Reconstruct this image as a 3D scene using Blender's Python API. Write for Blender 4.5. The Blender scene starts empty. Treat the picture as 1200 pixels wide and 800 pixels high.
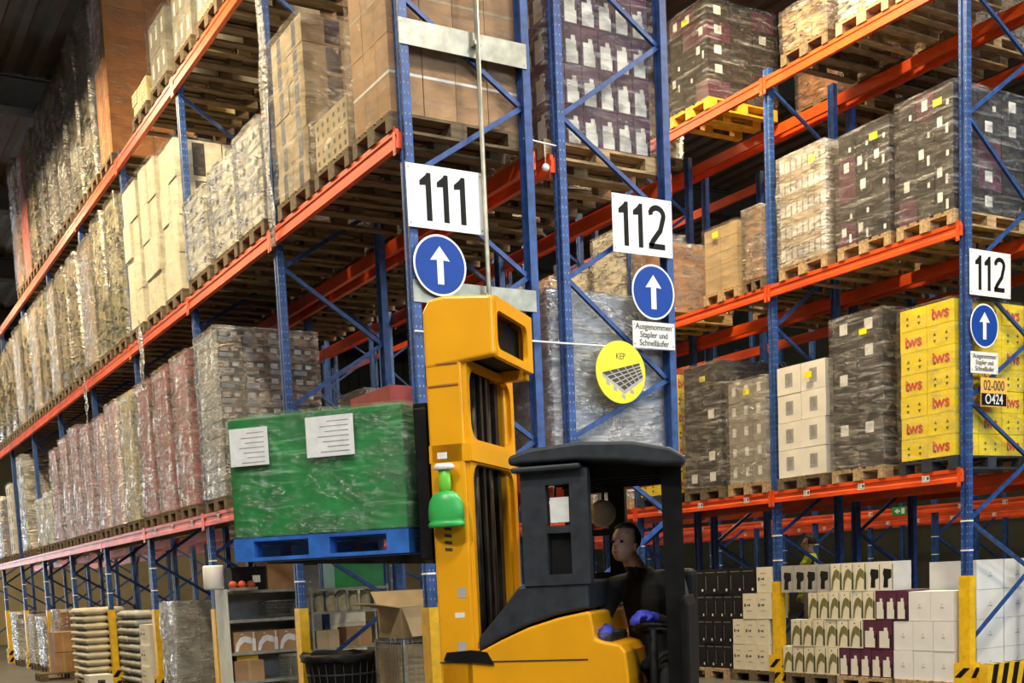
import bpy, bmesh, math, random
from mathutils import Vector, Matrix
random.seed(7)
SC = bpy.context.scene
COL = SC.collection

# ------------------------------------------------------------------ camera
YAW, PITCH, ROLL = .5255, -.1047, -.0474
CAM = Vector((-4.3043, -8.2699, 1.489))
FPX, PX, PY = 1365.99, 572.24, 822.5
def camera():
    cy, sy, cp, sp, cr, sr = math.cos(YAW), math.sin(YAW), math.cos(PITCH), math.sin(PITCH), math.cos(ROLL), math.sin(ROLL)
    R0 = Vector((cy, -sy, 0)); D0 = Vector((sy, cy, 0)); U0 = Vector((0, 0, 1))
    D = D0*cp + U0*sp; U1 = -D0*sp + U0*cp
    R = R0*cr + U1*sr; U = -R0*sr + U1*cr
    c = bpy.data.cameras.new('camera'); o = bpy.data.objects.new('camera', c); COL.objects.link(o)
    m = Matrix.Identity(4)
    for i in range(3):
        m[i][0] = R[i]; m[i][1] = U[i]; m[i][2] = -D[i]; m[i][3] = CAM[i]
    o.matrix_world = m
    c.sensor_fit = 'HORIZONTAL'; c.sensor_width = 36; c.lens = FPX/1200*36
    c.shift_x = (600-PX)/1200; c.shift_y = (PY-400)/1200
    c.clip_end = 200
    SC.camera = o
camera()

# ------------------------------------------------------------------ world, exposure
w = bpy.data.worlds.new('world'); SC.world = w; w.use_nodes = True
w.node_tree.nodes['Background'].inputs[0].default_value = (1, .88, .68, 1)
w.node_tree.nodes['Background'].inputs[1].default_value = .018
SC.view_settings.view_transform = 'Standard'; SC.view_settings.look = 'None'
SC.view_settings.gamma = 1; SC.view_settings.use_curve_mapping = False
SC.view_settings.exposure = .28
SC.cycles.use_denoising = True
SC.cycles.max_bounces = 5; SC.cycles.diffuse_bounces = 2; SC.cycles.glossy_bounces = 3
SC.cycles.transparent_max_bounces = 12; SC.cycles.transmission_bounces = 3
SC.cycles.sample_clamp_indirect = 4; SC.cycles.sample_clamp_direct = 12
SC.cycles.caustics_reflective = False; SC.cycles.caustics_refractive = False

# hall lamps: (x, y, z, watts, colour)
WARM = (1, .79, .47); COOL = (1, .93, .82)
LAMPS = ([(-2.2, y, 8.9, p, WARM) for y, p in ((3.5, 560), (9.5, 420), (15.5, 440), (21.5, 440), (27.5, 380))]
       + [(4.5, y, 9.7, p, WARM) for y, p in ((1.5, 820), (8, 420), (16, 280))]
       + [(-7.5, -5, 9.3, 620, COOL), (-2.5, -6.0, 9.3, 380, COOL), (2.5, -5.0, 9.3, 420, COOL), (7.5, -4.5, 9.3, 420, WARM),
          (11.2, 5, 9.7, 260, WARM), (11.2, 14, 9.7, 260, WARM)])

GATE, SKYW = 7, 7.0      # daylight through the far gate and the high windows

# ------------------------------------------------------------------ materials
def mat(name, rgb, rough=.6, metal=0, nscale=8, namt=.12, bump=0, bscale=40, stretch=(1, 1, 1), dirt=None, spec=.5):
    m = bpy.data.materials.new(name); m.use_nodes = True
    nt = m.node_tree; b = nt.nodes['Principled BSDF']
    b.inputs['Roughness'].default_value = rough; b.inputs['Metallic'].default_value = metal
    b.inputs['Specular IOR Level'].default_value = spec
    tc = nt.nodes.new('ShaderNodeTexCoord'); mp = nt.nodes.new('ShaderNodeMapping')
    mp.inputs['Scale'].default_value = stretch
    nt.links.new(tc.outputs['Object'], mp.inputs[0])
    n = nt.nodes.new('ShaderNodeTexNoise'); n.inputs['Scale'].default_value = nscale; n.inputs['Detail'].default_value = 5
    nt.links.new(mp.outputs[0], n.inputs['Vector'])
    r = nt.nodes.new('ShaderNodeValToRGB')
    lo = dirt if dirt else tuple(c*(1-2*namt) for c in rgb)
    r.color_ramp.elements[0].position = .3; r.color_ramp.elements[1].position = .7
    r.color_ramp.elements[0].color = (*[max(0, c) for c in lo], 1); r.color_ramp.elements[1].color = (*[min(1, c*(1+namt)) for c in rgb], 1)
    nt.links.new(n.outputs['Fac'], r.inputs[0]); nt.links.new(r.outputs[0], b.inputs['Base Color'])
    if bump:
        n2 = nt.nodes.new('ShaderNodeTexNoise'); n2.inputs['Scale'].default_value = bscale
        nt.links.new(mp.outputs[0], n2.inputs['Vector'])
        bp = nt.nodes.new('ShaderNodeBump'); bp.inputs['Strength'].default_value = bump; bp.inputs['Distance'].default_value = .01
        nt.links.new(n2.outputs['Fac'], bp.inputs['Height']); nt.links.new(bp.outputs[0], b.inputs['Normal'])
    return m

def film_mat(name, gloss=.3, haze=.08, rough=.13, tint=(1, 1, 1), scale=1.0, bump=.7, streak=.4):
    """thin stretch film: mostly see-through, with glossy wrinkles and a little milky haze"""
    m = bpy.data.materials.new(name); m.use_nodes = True
    nt = m.node_tree; N = nt.nodes; L = nt.links
    N.remove(N['Principled BSDF']); out = N['Material Output']
    tc = N.new('ShaderNodeTexCoord'); mp = N.new('ShaderNodeMapping')
    mp.inputs['Scale'].default_value = (3*scale, 3*scale, 9*scale); mp.inputs['Rotation'].default_value = (.35, .3, 0)
    L.new(tc.outputs['Object'], mp.inputs[0])
    n1 = N.new('ShaderNodeTexNoise'); n1.inputs['Scale'].default_value = 1.6; n1.inputs['Detail'].default_value = 6; n1.inputs['Distortion'].default_value = .8
    L.new(mp.outputs[0], n1.inputs['Vector'])
    n2 = N.new('ShaderNodeTexNoise'); n2.inputs['Scale'].default_value = 5; n2.inputs['Detail'].default_value = 4
    L.new(mp.outputs[0], n2.inputs['Vector'])
    add = N.new('ShaderNodeMath'); add.operation = 'ADD'
    L.new(n1.outputs['Fac'], add.inputs[0]); L.new(n2.outputs['Fac'], add.inputs[1])
    bp = N.new('ShaderNodeBump'); bp.inputs['Strength'].default_value = bump; bp.inputs['Distance'].default_value = .16
    L.new(add.outputs[0], bp.inputs['Height'])
    ramp = N.new('ShaderNodeMapRange'); ramp.inputs['From Min'].default_value = .42; ramp.inputs['From Max'].default_value = .68
    ramp.inputs['To Min'].default_value = gloss*.22; ramp.inputs['To Max'].default_value = gloss*1.9
    L.new(n1.outputs['Fac'], ramp.inputs['Value'])
    tr = N.new('ShaderNodeBsdfTransparent')
    gl = N.new('ShaderNodeBsdfGlossy'); gl.inputs['Roughness'].default_value = rough; gl.inputs['Color'].default_value = (.95, .95, .95, 1)
    df = N.new('ShaderNodeBsdfDiffuse'); df.inputs['Color'].default_value = (*[.85*t for t in tint], 1)
    L.new(bp.outputs[0], gl.inputs['Normal']); L.new(bp.outputs[0], df.inputs['Normal'])
    mp2 = N.new('ShaderNodeMapping'); mp2.inputs['Scale'].default_value = (1.2, 1.2, 13); mp2.inputs['Rotation'].default_value = (.55, .5, 0)
    L.new(tc.outputs['Object'], mp2.inputs[0])
    n3 = N.new('ShaderNodeTexNoise'); n3.inputs['Scale'].default_value = 1.7; n3.inputs['Detail'].default_value = 5; n3.inputs['Distortion'].default_value = .5
    L.new(mp2.outputs[0], n3.inputs['Vector'])
    st = N.new('ShaderNodeMapRange'); st.inputs['From Min'].default_value = .54; st.inputs['From Max'].default_value = .74
    st.inputs['To Min'].default_value = haze; st.inputs['To Max'].default_value = haze+streak
    L.new(n3.outputs['Fac'], st.inputs['Value'])
    m1 = N.new('ShaderNodeMixShader'); L.new(st.outputs[0], m1.inputs[0])
    L.new(tr.outputs[0], m1.inputs[1]); L.new(df.outputs[0], m1.inputs[2])
    m2 = N.new('ShaderNodeMixShader'); L.new(ramp.outputs[0], m2.inputs[0])
    L.new(m1.outputs[0], m2.inputs[1]); L.new(gl.outputs[0], m2.inputs[2])
    L.new(m2.outputs[0], out.inputs['Surface'])
    return m

def lamp_mat(name, rgb, s):
    m = bpy.data.materials.new(name); m.use_nodes = True
    b = m.node_tree.nodes['Principled BSDF']
    b.inputs['Base Color'].default_value = (*rgb, 1); b.inputs['Emission Color'].default_value = (*rgb, 1); b.inputs['Emission Strength'].default_value = s
    return m

M = dict(
 blue=mat('rack_blue_paint', (.022, .075, .27), .42, nscale=14, namt=.25, bump=.15, bscale=60),
 orange=mat('rack_orange_paint', (.80, .085, .008), .45, nscale=6, namt=.16, stretch=(1, .4, 1)),
 darkorange=mat('beam_connector_paint', (.68, .065, .008), .4, nscale=9, namt=.2),
 yellow=mat('yellow_protector_paint', (.86, .52, .012), .45, nscale=10, namt=.12),
 black=mat('matt_black', (.006, .006, .007), .6, nscale=12, namt=.3, spec=.2),
 hole=mat('hole_light_paint', (.26, .32, .44), .5, namt=.2),  # pale paint standing for light seen through the punched holes
 zinc=mat('galvanised_steel', (.36, .36, .30), .42, .45, nscale=9, namt=.16, bump=.06, bscale=30),
 white=mat('white_sheet', (.86, .87, .86), .45, namt=.04),
 cream=mat('cream_paint', (.50, .41, .24), .8, namt=.07, nscale=2),
 signblue=mat('sign_blue', (.006, .055, .33), .5, namt=.05, spec=.25),
 signyellow=mat('sign_yellow', (.93, .82, .01), .4, namt=.04),
 signorange=mat('sign_amber', (.90, .50, .09), .5, namt=.05),
 printgrey=mat('print_grey', (.33, .34, .34), .6, namt=.2),
 paper=mat('label_paper', (.80, .80, .78), .6, namt=.06, nscale=20),
 wood=mat('pallet_wood', (.48, .33, .17), .8, nscale=5, namt=.28, bump=.3, bscale=50, stretch=(1, 6, 6)),
 woodold=mat('weathered_shaded_pallet_wood', (.17, .12, .068), .85, nscale=5, namt=.3, bump=.3, bscale=50, stretch=(1, 6, 6)),  # old wood, darkened further to paint in shade on the undersides
 palyellow=mat('yellow_pallet_paint', (.82, .46, .03), .6, namt=.15),
 palblue=mat('blue_pallet_paint', (.03, .16, .58), .5, namt=.2),
 palblack=mat('black_plastic_pallet', (.035, .04, .048), .45, namt=.2),
 brown=mat('brown_cardboard', (.44, .25, .115), .75, nscale=4, namt=.14),
 brown2=mat('warm_lit_brown_cardboard', (.46, .18, .05), .75, nscale=4, namt=.14),  # orange of the warm lamplight mixed into the brown
 tan=mat('tan_cardboard', (.46, .33, .17), .75, nscale=4, namt=.12),
 kraft=mat('pale_kraft_cardboard', (.50, .39, .23), .75, nscale=4, namt=.12),
 greycard=mat('grey_cardboard', (.36, .33, .26), .75, nscale=4, namt=.15),
 whitecard=mat('white_cardboard', (.78, .75, .66), .65, nscale=4, namt=.06),
 creamcard=mat('cream_cardboard', (.80, .74, .56), .65, nscale=4, namt=.07),
 blackcard=mat('black_cardboard', (.012, .0115, .012), .55, nscale=6, namt=.2, spec=.25),
 darkcard=mat('charcoal_cardboard', (.032, .029, .026), .6, nscale=6, namt=.3, spec=.25),
 navy=mat('navy_print', (.018, .024, .075), .5, namt=.15),
 purple=mat('aubergine_cardboard', (.095, .022, .052), .5, nscale=6, namt=.2),
 pink=mat('pink_packs', (.55, .15, .15), .5, nscale=7, namt=.3),
 pinkpale=mat('pale_pink_packs', (.68, .33, .37), .5, nscale=7, namt=.25),
 red=mat('red_packs', (.55, .10, .07), .5, nscale=7, namt=.3),
 redcard=mat('dark_red_cardboard', (.26, .028, .024), .55, namt=.15),
 mauve=mat('mauve_packs', (.25, .155, .135), .55, nscale=6, namt=.2),
 olive=mat('olive_packs', (.42, .36, .17), .55, nscale=6, namt=.2),
 sand=mat('sand_yellow_packs', (.66, .52, .22), .55, nscale=6, namt=.15),
 yellowcard=mat('yellow_cardboard', (.90, .68, .012), .45, nscale=5, namt=.06),
 redprint=mat('red_print', (.62, .05, .03), .5, namt=.1),
 darkprint=mat('dark_print', (.06, .05, .035), .6, namt=.1),
 greenprint=mat('bottle_green_print', (.065, .085, .035), .5, namt=.2),
 oliveprint=mat('olive_print', (.21, .19, .07), .5, namt=.2),
 greyprint=mat('soft_grey_print', (.45, .43, .40), .6, namt=.1),
 bluepack=mat('blue_packs', (.05, .08, .30), .45, namt=.2),
 silver=mat('silver_trays', (.50, .50, .50), .35, .25, nscale=10, namt=.3),
 bluegrey=mat('blue_grey_packs', (.26, .30, .37), .45, nscale=6, namt=.25),
 green=mat('green_sheet', (.018, .25, .055), .32, nscale=5, namt=.16),
 greencrate=mat('green_crate_plastic', (.025, .32, .07), .4, namt=.1),
 foam=mat('white_foam_boxes', (.80, .80, .78), .7, nscale=3, namt=.05, bump=.1, bscale=80),
 greyblock=mat('grey_wrapped_blocks', (.37, .37, .36), .55, nscale=5, namt=.12),
 sack=mat('woven_paper_sack', (.64, .58, .44), .7, nscale=5, namt=.1, bump=.4, bscale=12),
 sackgrey=mat('grey_paper_sack', (.46, .46, .42), .7, nscale=5, namt=.1, bump=.4, bscale=12),
 truckyellow=mat('truck_yellow_paint', (.90, .40, .008), .32, nscale=3, namt=.05),
 truckgrey=mat('truck_charcoal_plastic', (.030, .035, .043), .5, nscale=12, namt=.2, spec=.35),
 steel=mat('dark_steel', (.06, .055, .05), .4, .6, namt=.3),
 lightgreen=mat('bright_green_plastic', (.05, .46, .10), .35, namt=.1),
 limegreen=mat('lime_plastic', (.20, .68, .06), .35, namt=.1),
 glass=mat('jar_contents', (.60, .56, .36), .3, namt=.2),
 tomato=mat('red_netted_bags', (.72, .12, .05), .6, namt=.25),
 hivis=mat('hi_vis_yellow', (.72, .88, .05), .6, namt=.1),
 cloth=mat('black_jacket_cloth', (.014, .014, .015), .85, nscale=9, namt=.3, bump=.3, bscale=20),
 skin=mat('skin', (.60, .36, .27), .5, namt=.06),
 hair=mat('dark_hair', (.03, .02, .015), .6, namt=.3, bump=.4, bscale=60),
 glove=mat('blue_work_glove', (.035, .045, .42), .6, namt=.15),
 eye=mat('eye', (.02, .015, .012), .2), lip=mat('lips', (.42, .16, .13), .5),
 concrete=mat('concrete_floor', (.10, .095, .085), .42, nscale=1.2, namt=.12, bump=.05, bscale=20),
 ceil=mat('ceiling_sheet', (.105, .088, .058), .6, nscale=2, namt=.15),
 girder=mat('ceiling_girder', (.05, .043, .03), .6, namt=.15),
 wallgreen=mat('dark_wall_paint', (.075, .075, .05), .8, nscale=1, namt=.12),
 dayglow=lamp_mat('daylit_gate_panel', (.86, .93, 1), GATE),
 daysky=lamp_mat('daylit_window_pane', (.72, .86, 1), SKYW),
 tube=lamp_mat('lamp_tube', (1, .9, .7), 6),
 shelfwhite=mat('white_shelf_panel', (.62, .64, .60), .5, namt=.06),
 shelfgrey=mat('grey_shelf_panel', (.30, .31, .31), .5, .2, namt=.1),
 film=film_mat('stretch_film', .30, .02),
 filmbright=film_mat('stretch_film_bright', .55, .06, .14, scale=1.3, bump=.6, streak=.45),
 filmglare=film_mat('stretch_film_taut', .60, .01, .17, scale=.8, bump=.28, streak=.12),
 filmthin=film_mat('stretch_film_thin', .15, .008, streak=.15),
 filmmilky=film_mat('stretch_film_milky', .42, .14, .2, scale=.8, bump=.5),
 filmgreen=film_mat('stretch_film_green', .18, .02, .18, (.65, 1, .7), scale=.8, streak=.30),
)

# ------------------------------------------------------------------ mesh helpers
class G:
    """collects boxes, prisms, tubes and polygons into one mesh"""
    def __init__(s): s.v = []; s.f = []; s.m = []; s.s = []
    def face(s, idx, mi=0, sm=False): s.f.append(idx); s.m.append(mi); s.s.append(sm)
    def poly(s, pts, mi=0):
        n = len(s.v); s.v += [tuple(p) for p in pts]; s.face(tuple(range(n, n+len(pts))), mi)
    def box(s, x0, x1, y0, y1, z0, z1, mi=0):
        n = len(s.v)
        s.v += [(x0,y0,z0),(x1,y0,z0),(x1,y1,z0),(x0,y1,z0),(x0,y0,z1),(x1,y0,z1),(x1,y1,z1),(x0,y1,z1)]
        for q in ((0,3,2,1),(4,5,6,7),(0,1,5,4),(1,2,6,5),(2,3,7,6),(3,0,4,7)): s.face(tuple(n+i for i in q), mi)
        return s
    def prism(s, pts, axis, a, b, mi=0):
        """pts 2D; axis 'x': (y,z) points, 'y': (x,z) points, 'z': (x,y) points"""
        def P3(p, t): return (t, p[0], p[1]) if axis == 'x' else (p[0], t, p[1]) if axis == 'y' else (p[0], p[1], t)
        n = len(s.v); k = len(pts)
        s.v += [P3(p, a) for p in pts] + [P3(p, b) for p in pts]
        s.face(tuple(n+i for i in range(k))[::-1], mi); s.face(tuple(n+k+i for i in range(k)), mi)
        for i in range(k): j = (i+1) % k; s.face((n+i, n+j, n+k+j, n+k+i), mi)
        return s
    def tube(s, pts, r, n=8, mi=0, cap=True):
        """tube through points; r a number or one radius per point"""
        pts = [Vector(p) for p in pts]; k = len(pts); rs = r if isinstance(r, (list, tuple)) else [r]*k
        base = len(s.v); up = Vector((0, 0, 1))
        for i, p in enumerate(pts):
            t = (pts[min(i+1, k-1)] - pts[max(i-1, 0)]).normalized()
            a = t.cross(up if abs(t.z) < .9 else Vector((1, 0, 0))).normalized(); b = t.cross(a)
            for j in range(n):
                q = 2*math.pi*j/n; s.v.append(tuple(p + (a*math.cos(q) + b*math.sin(q))*rs[i]))
        for i in range(k-1):
            for j in range(n):
                j2 = (j+1) % n
                s.face((base+i*n+j, base+i*n+j2, base+(i+1)*n+j2, base+(i+1)*n+j), mi, True)
        if cap:
            s.face(tuple(base+j for j in range(n))[::-1], mi); s.face(tuple(base+(k-1)*n+j for j in range(n)), mi)
        return s
    def lathe(s, prof, n=16, mi=0, c=(0, 0)):
        """profile (r,z) turned about z"""
        base = len(s.v)
        for r, z in prof:
            for j in range(n):
                q = 2*math.pi*j/n; s.v.append((c[0]+r*math.cos(q), c[1]+r*math.sin(q), z))
        for i in range(len(prof)-1):
            for j in range(n):
                j2 = (j+1) % n; s.face((base+i*n+j, base+i*n+j2, base+(i+1)*n+j2, base+(i+1)*n+j), mi, True)
        s.face(tuple(base+j for j in range(n))[::-1], mi); s.face(tuple(base+(len(prof)-1)*n+j for j in range(n)), mi)
        return s
    def ball(s, c, r, n=10, mi=0):
        rx, ry, rz = r if isinstance(r, (tuple, list)) else (r, r, r)
        base = len(s.v); k = n//2
        for i in range(1, k):
            t = math.pi*i/k
            for j in range(n):
                q = 2*math.pi*j/n; s.v.append((c[0]+rx*math.sin(t)*math.cos(q), c[1]+ry*math.sin(t)*math.sin(q), c[2]+rz*math.cos(t)))
        top = len(s.v); s.v += [(c[0], c[1], c[2]+rz), (c[0], c[1], c[2]-rz)]
        for i in range(k-2):
            for j in range(n):
                j2 = (j+1) % n; s.face((base+i*n+j, base+(i+1)*n+j, base+(i+1)*n+j2, base+i*n+j2), mi, True)
        for j in range(n):
            j2 = (j+1) % n; s.face((top, base+j, base+j2), mi, True); s.face((top+1, base+(k-2)*n+j2, base+(k-2)*n+j), mi, True)
        return s
    def mesh(s, name, mats):
        me = bpy.data.meshes.new(name); me.from_pydata(s.v, [], s.f)
        for m in (mats if isinstance(mats, (list, tuple)) else [mats]): me.materials.append(M[m] if isinstance(m, str) else m)
        me.polygons.foreach_set('material_index', s.m); me.polygons.foreach_set('use_smooth', s.s)
        me.update(); return me
    def build(s, name, mats, parent=None, loc=(0, 0, 0), rot=(0, 0, 0)):
        return obj(name, s.mesh(name, mats), parent, loc, rot)
def obj(name, me, parent=None, loc=(0, 0, 0), rot=(0, 0, 0), scale=None):
    o = bpy.data.objects.new(name, me); COL.objects.link(o); o.location = loc; o.rotation_euler = rot
    if scale: o.scale = scale
    if parent: o.parent = parent
    return o
def empty(name, label, cat, loc=(0, 0, 0), rot=(0, 0, 0), group=None):
    o = obj(name, None, None, loc, rot); o.empty_display_size = .1
    return tag(o, label, cat, group)
def tag(o, label, cat, group=None):
    o['label'] = label; o['category'] = cat
    if group: o['group'] = group
    return o
def struct(o): o['kind'] = 'structure'; return o
def bevel(o, wdt, seg=2):
    b = o.modifiers.new('bevel', 'BEVEL'); b.width = wdt; b.segments = seg; b.limit_method = 'ANGLE'; b.angle_limit = .6
    return o
_txt = {}
def text_mesh(txt, size, m, extrude=.001, sx=1, bold=0):
    key = (txt, size, m, sx, bold)
    if key in _txt: return _txt[key]
    c = bpy.data.curves.new('lettering', 'FONT'); c.body = txt; c.size = size; c.extrude = extrude; c.offset = bold
    c.align_x = 'CENTER'; c.align_y = 'CENTER'; c.resolution_u = 3; c.space_line = .95
    o = bpy.data.objects.new('lettering', c); COL.objects.link(o)
    bpy.context.view_layer.update()
    me = bpy.data.meshes.new_from_object(o.evaluated_get(bpy.context.evaluated_depsgraph_get()))
    bpy.data.objects.remove(o); me.materials.clear(); me.materials.append(M[m])
    if sx != 1:
        for v in me.vertices: v.co.x *= sx
    _txt[key] = me; return me
FACE_Y = (math.pi/2, 0, 0)               # lettering / plates that face -Y
FACE_X = (math.pi/2, 0, -math.pi/2)      # lettering that faces -X

# ------------------------------------------------------------------ the hall
L1, L2, L3 = 2.42, 4.93, 7.38
LEV = [0, L1, L2, L3]
BAY = 2.8
XA, XAR, XB, XBR, XC, XCR = 0, 1.09, 1.41, 2.51, 6.43, 7.53
XD, XDR = 7.85, 8.95
XE, XER = 12.9, 14.0
YC = -.06
struct(G().box(-14, 24, -14, 36, -.2, 0).build('floor', 'concrete'))
def ceiling():
    g = G(); x = -14.0; zt = 11.0; prof = []
    while x < 24:
        prof += [(x, zt), (x+.16, zt), (x+.22, zt-.09), (x+.36, zt-.09)]; x += .42
    n = len(prof)
    g.v = [(px, -14, pz) for px, pz in prof] + [(px, 36, pz) for px, pz in prof]
    for i in range(n-1): g.face((i, i+1, n+i+1, n+i))
    c = struct(g.build('ceiling', 'ceil'))
    gm = G().box(-14, 24, -.12, .12, 10.35, 10.9).box(-14, 24, -.2, .2, 10.87, 10.905).box(-14, 24, -.2, .2, 10.34, 10.37).mesh('girder', 'girder')
    for y in range(-9, 36, 6): obj('girder', gm, c, (0, y, 0))
ceiling()
def walls():
    # back wall with a daylit roller gate at the end of the left aisle
    gx0, gx1, gz = -8.2, -2.6, 5.0
    a = struct(G().box(gx1, 24, 36, 36.2, 0, 4.2).box(-14, gx0, 36, 36.2, 0, 4.2).build('wall_back', 'cream'))
    for i in range(76):
        x = -14+i*.5; z0 = gz if gx0-.4 < x < gx1 else 4.2
        if i == 0: CL = {z: G().box(0, .47, -.1, .2, z, 11).mesh('dim_wall_board', 'wallgreen') for z in (4.2, gz)}
        obj('dim_wall_board', CL[z0], a, (x, 36, 0))  # dark upper boards paint in the weak light high on this wall
    d = struct(obj('door_1', None)); d.location = (0, 36.05, 0)
    for i in range(10):
        z = .03+i*.497
        G().box(gx0, gx1, 0, .04, z, z+.47).build('gate_panel', 'dayglow', d)
    for x in (gx0-.1, gx1): G().box(x, x+.1, -.12, .1, 0, gz).build('gate_post', 'zinc', d)
    struct(G().box(-14.2, -14, -14, 36, 0, 11).build('wall_left', 'wallgreen'))
    struct(G().box(24, 24.2, -14, 36, 0, 11).build('wall_right', 'wallgreen'))
    # front wall (behind the viewer) with a band of high windows
    wx0, wx1, wz0, wz1 = -4, 16, 5.2, 8.2
    struct(G().box(-14, 24, -14.2, -14, 0, wz0).box(-14, 24, -14.2, -14, wz1, 11).box(-14, wx0, -14.2, -14, wz0, wz1).box(wx1, 24, -14.2, -14, wz0, wz1).build('wall_front', 'wallgreen'))
    wn = struct(obj('window_1', None)); wn.location = (0, -14.1, 0)
    n = 8; wd = (wx1-wx0)/n
    for i in range(n):
        G().box(wx0+i*wd+.06, wx0+(i+1)*wd-.06, -.02, .02, wz0+.06, wz1-.06).build('window_pane', 'daysky', wn)
        G().box(wx0+i*wd-.06, wx0+i*wd+.06, -.08, .08, wz0, wz1).build('window_frame', 'zinc', wn)
walls()
def lamps():
    hm = G().prism([(-.11, 0), (.11, 0), (.05, .09), (-.05, .09)], 'y', -.78, .78).box(-.004, .004, -.5, -.49, .09, 1.6).box(-.004, .004, .49, .5, .09, 1.6).mesh('housing', 'white')
    tm = G().tube([(-.05, -.74, -.02), (-.05, .74, -.02)], .013).tube([(.05, -.74, -.02), (.05, .74, -.02)], .013).mesh('tube', 'tube')
    for i, (x, y, z, p, c) in enumerate(LAMPS):
        rot = 0 if y > 0 else math.pi/2
        where = ('left aisle' if x < 0 else 'aisle 112' if x < 7 else 'far aisle') if y > 0 else 'cross aisle'
        o = empty('ceiling_lamp', f'white twin-tube ceiling lamp over the {where}, {ORD[[l for l in LAMPS if (l[0] == x if y > 0 else l[1] < 0)].index((x, y, z, p, c))]} along it', 'lamp', (x, y, z), (0, 0, rot), 'hall ceiling lamps')
        obj('housing', hm, o); obj('tube', tm, o)
        ld = bpy.data.lights.new('lamp_light', 'AREA'); ld.shape = 'RECTANGLE'; ld.size = .3; ld.size_y = 1.5; ld.energy = p; ld.color = c
        lo = obj('lamp_light', ld, o, (0, 0, -.05))
ORD = ['first', 'second', 'third', 'fourth', 'fifth', 'sixth', 'seventh', 'eighth', 'ninth', 'tenth', 'eleventh', 'twelfth']
lamps()
# ------------------------------------------------------------------ pallet racks
def upright_mesh(detail, h=7.5):
    """open hat-shaped post, narrow grooved face to -X, rows of punched holes as pale marks"""
    a, b = .035, .05
    prof = [(-a, -b), (a, -b), (a, -b+.02), (a-.012, -b+.02), (a-.012, b-.02), (a, b-.02), (a, b), (-a, b), (-a, .018), (-a+.014, .012), (-a+.014, -.012), (-a, -.018)]
    g = G().prism(prof, 'z', 0, h)
    g.box(-.07, .07, -.09, .09, 0, .012)
    if detail:
        k = int(h/.075)
        for i in range(3, k):
            z = i*.075
            for y in (-.036, .030): g.box(-a-.0012, -a, y, y+.007, z, z+.015, 1)
            for x in (-.022, .012): g.box(x, x+.008, -b-.0012, -b, z, z+.015, 1)
    return g.mesh('upright', ['blue', 'hole'])
UP = [upright_mesh(0), upright_mesh(1)]
PROT = G().prism([(-.048, -.068), (.048, -.068), (.048, -.056), (.040, -.056), (.040, .056), (.048, .056), (.048, .068), (-.048, .068)], 'z', .28, 1.29).mesh('protector', 'yellow')
BAND = G().box(-.037, .037, -.052, .052, 1.55, 1.565).mesh('tape_band', 'white')
GUARD = G().prism([(-.085, -.105), (.085, -.105), (.085, -.095), (-.075, -.095), (-.075, .095), (.085, .095), (.085, .105), (-.085, .105)], 'z', 0, .36).mesh('corner_guard', 'yellow')
STRIPE = G()
for _i in range(2):
    _z = .03+_i*.17
    STRIPE.poly([(-.0862, .10, _z), (-.0862, .02, _z), (-.0862, -.10, _z+.11), (-.0862, -.02, _z+.11)])
    STRIPE.poly([(-.08, -.1062, _z), (0, -.1062, _z), (.08, -.1062, _z+.11), (0, -.1062, _z+.11)])
STRIPE = STRIPE.mesh('warning_stripe', 'black')
def beam_mesh(length, sgn):
    """box beam with a stepped, grooved face; sgn -1 faces -X"""
    p = [(.0, 0), (.05, 0), (.05, .12), (.03, .12), (.03, .14), (0, .14), (0, .100), (.009, .092), (.009, .054), (0, .046)]
    p = [(x*-sgn, z-.14) for x, z in p]
    if sgn > 0: p = p[::-1]
    return G().prism(p, 'y', 0, length).mesh('beam', 'orange')
BEAM = {s: beam_mesh(BAY-.006, s) for s in (-1, 1)}
CONN = {s: G().box(*sorted((s*.001, s*-.004+s*.008)), .004, .05, -.19, .015).box(*sorted((s*.002, s*.007)), .015, .03, -.17, -.15, 1).mesh('beam_connector', ['darkorange', 'zinc']) for s in (-1, 1)}
def brace_mesh(dx, z0, z1):
    g = G(); d = Vector((dx, 0, z1-z0)); n = Vector((-d.z, 0, d.x)).normalized()*.02
    a, b = Vector((0, 0, z0)), Vector((dx, 0, z1))
    pts = [a-n, b-n, b+n, a+n]
    g.prism([(p.x, p.z) for p in pts], 'y', -.006, .006)
    g.prism([(p.x, p.z) for p in (a-n, b-n, b-n*.8, a-n*.8)], 'y', -.02, .012)
    return g.mesh('brace', 'blue')
def label_mesh():
    g = G().box(-.0015, 0, -.05, .05, -.035, .035)
    for i in range(7): g.box(-.002, -.0015, .044-.006*i, .047-.006*i-.002*(i % 2), -.012, .025, 1)
    g.box(-.002, -.0015, -.044, -.012, -.012, .02, 1); g.box(-.002, -.0015, -.044, .044, -.026, -.021, 1)
    return g.mesh('location_label', ['paper', 'darkprint'])
LBL = label_mesh()
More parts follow.
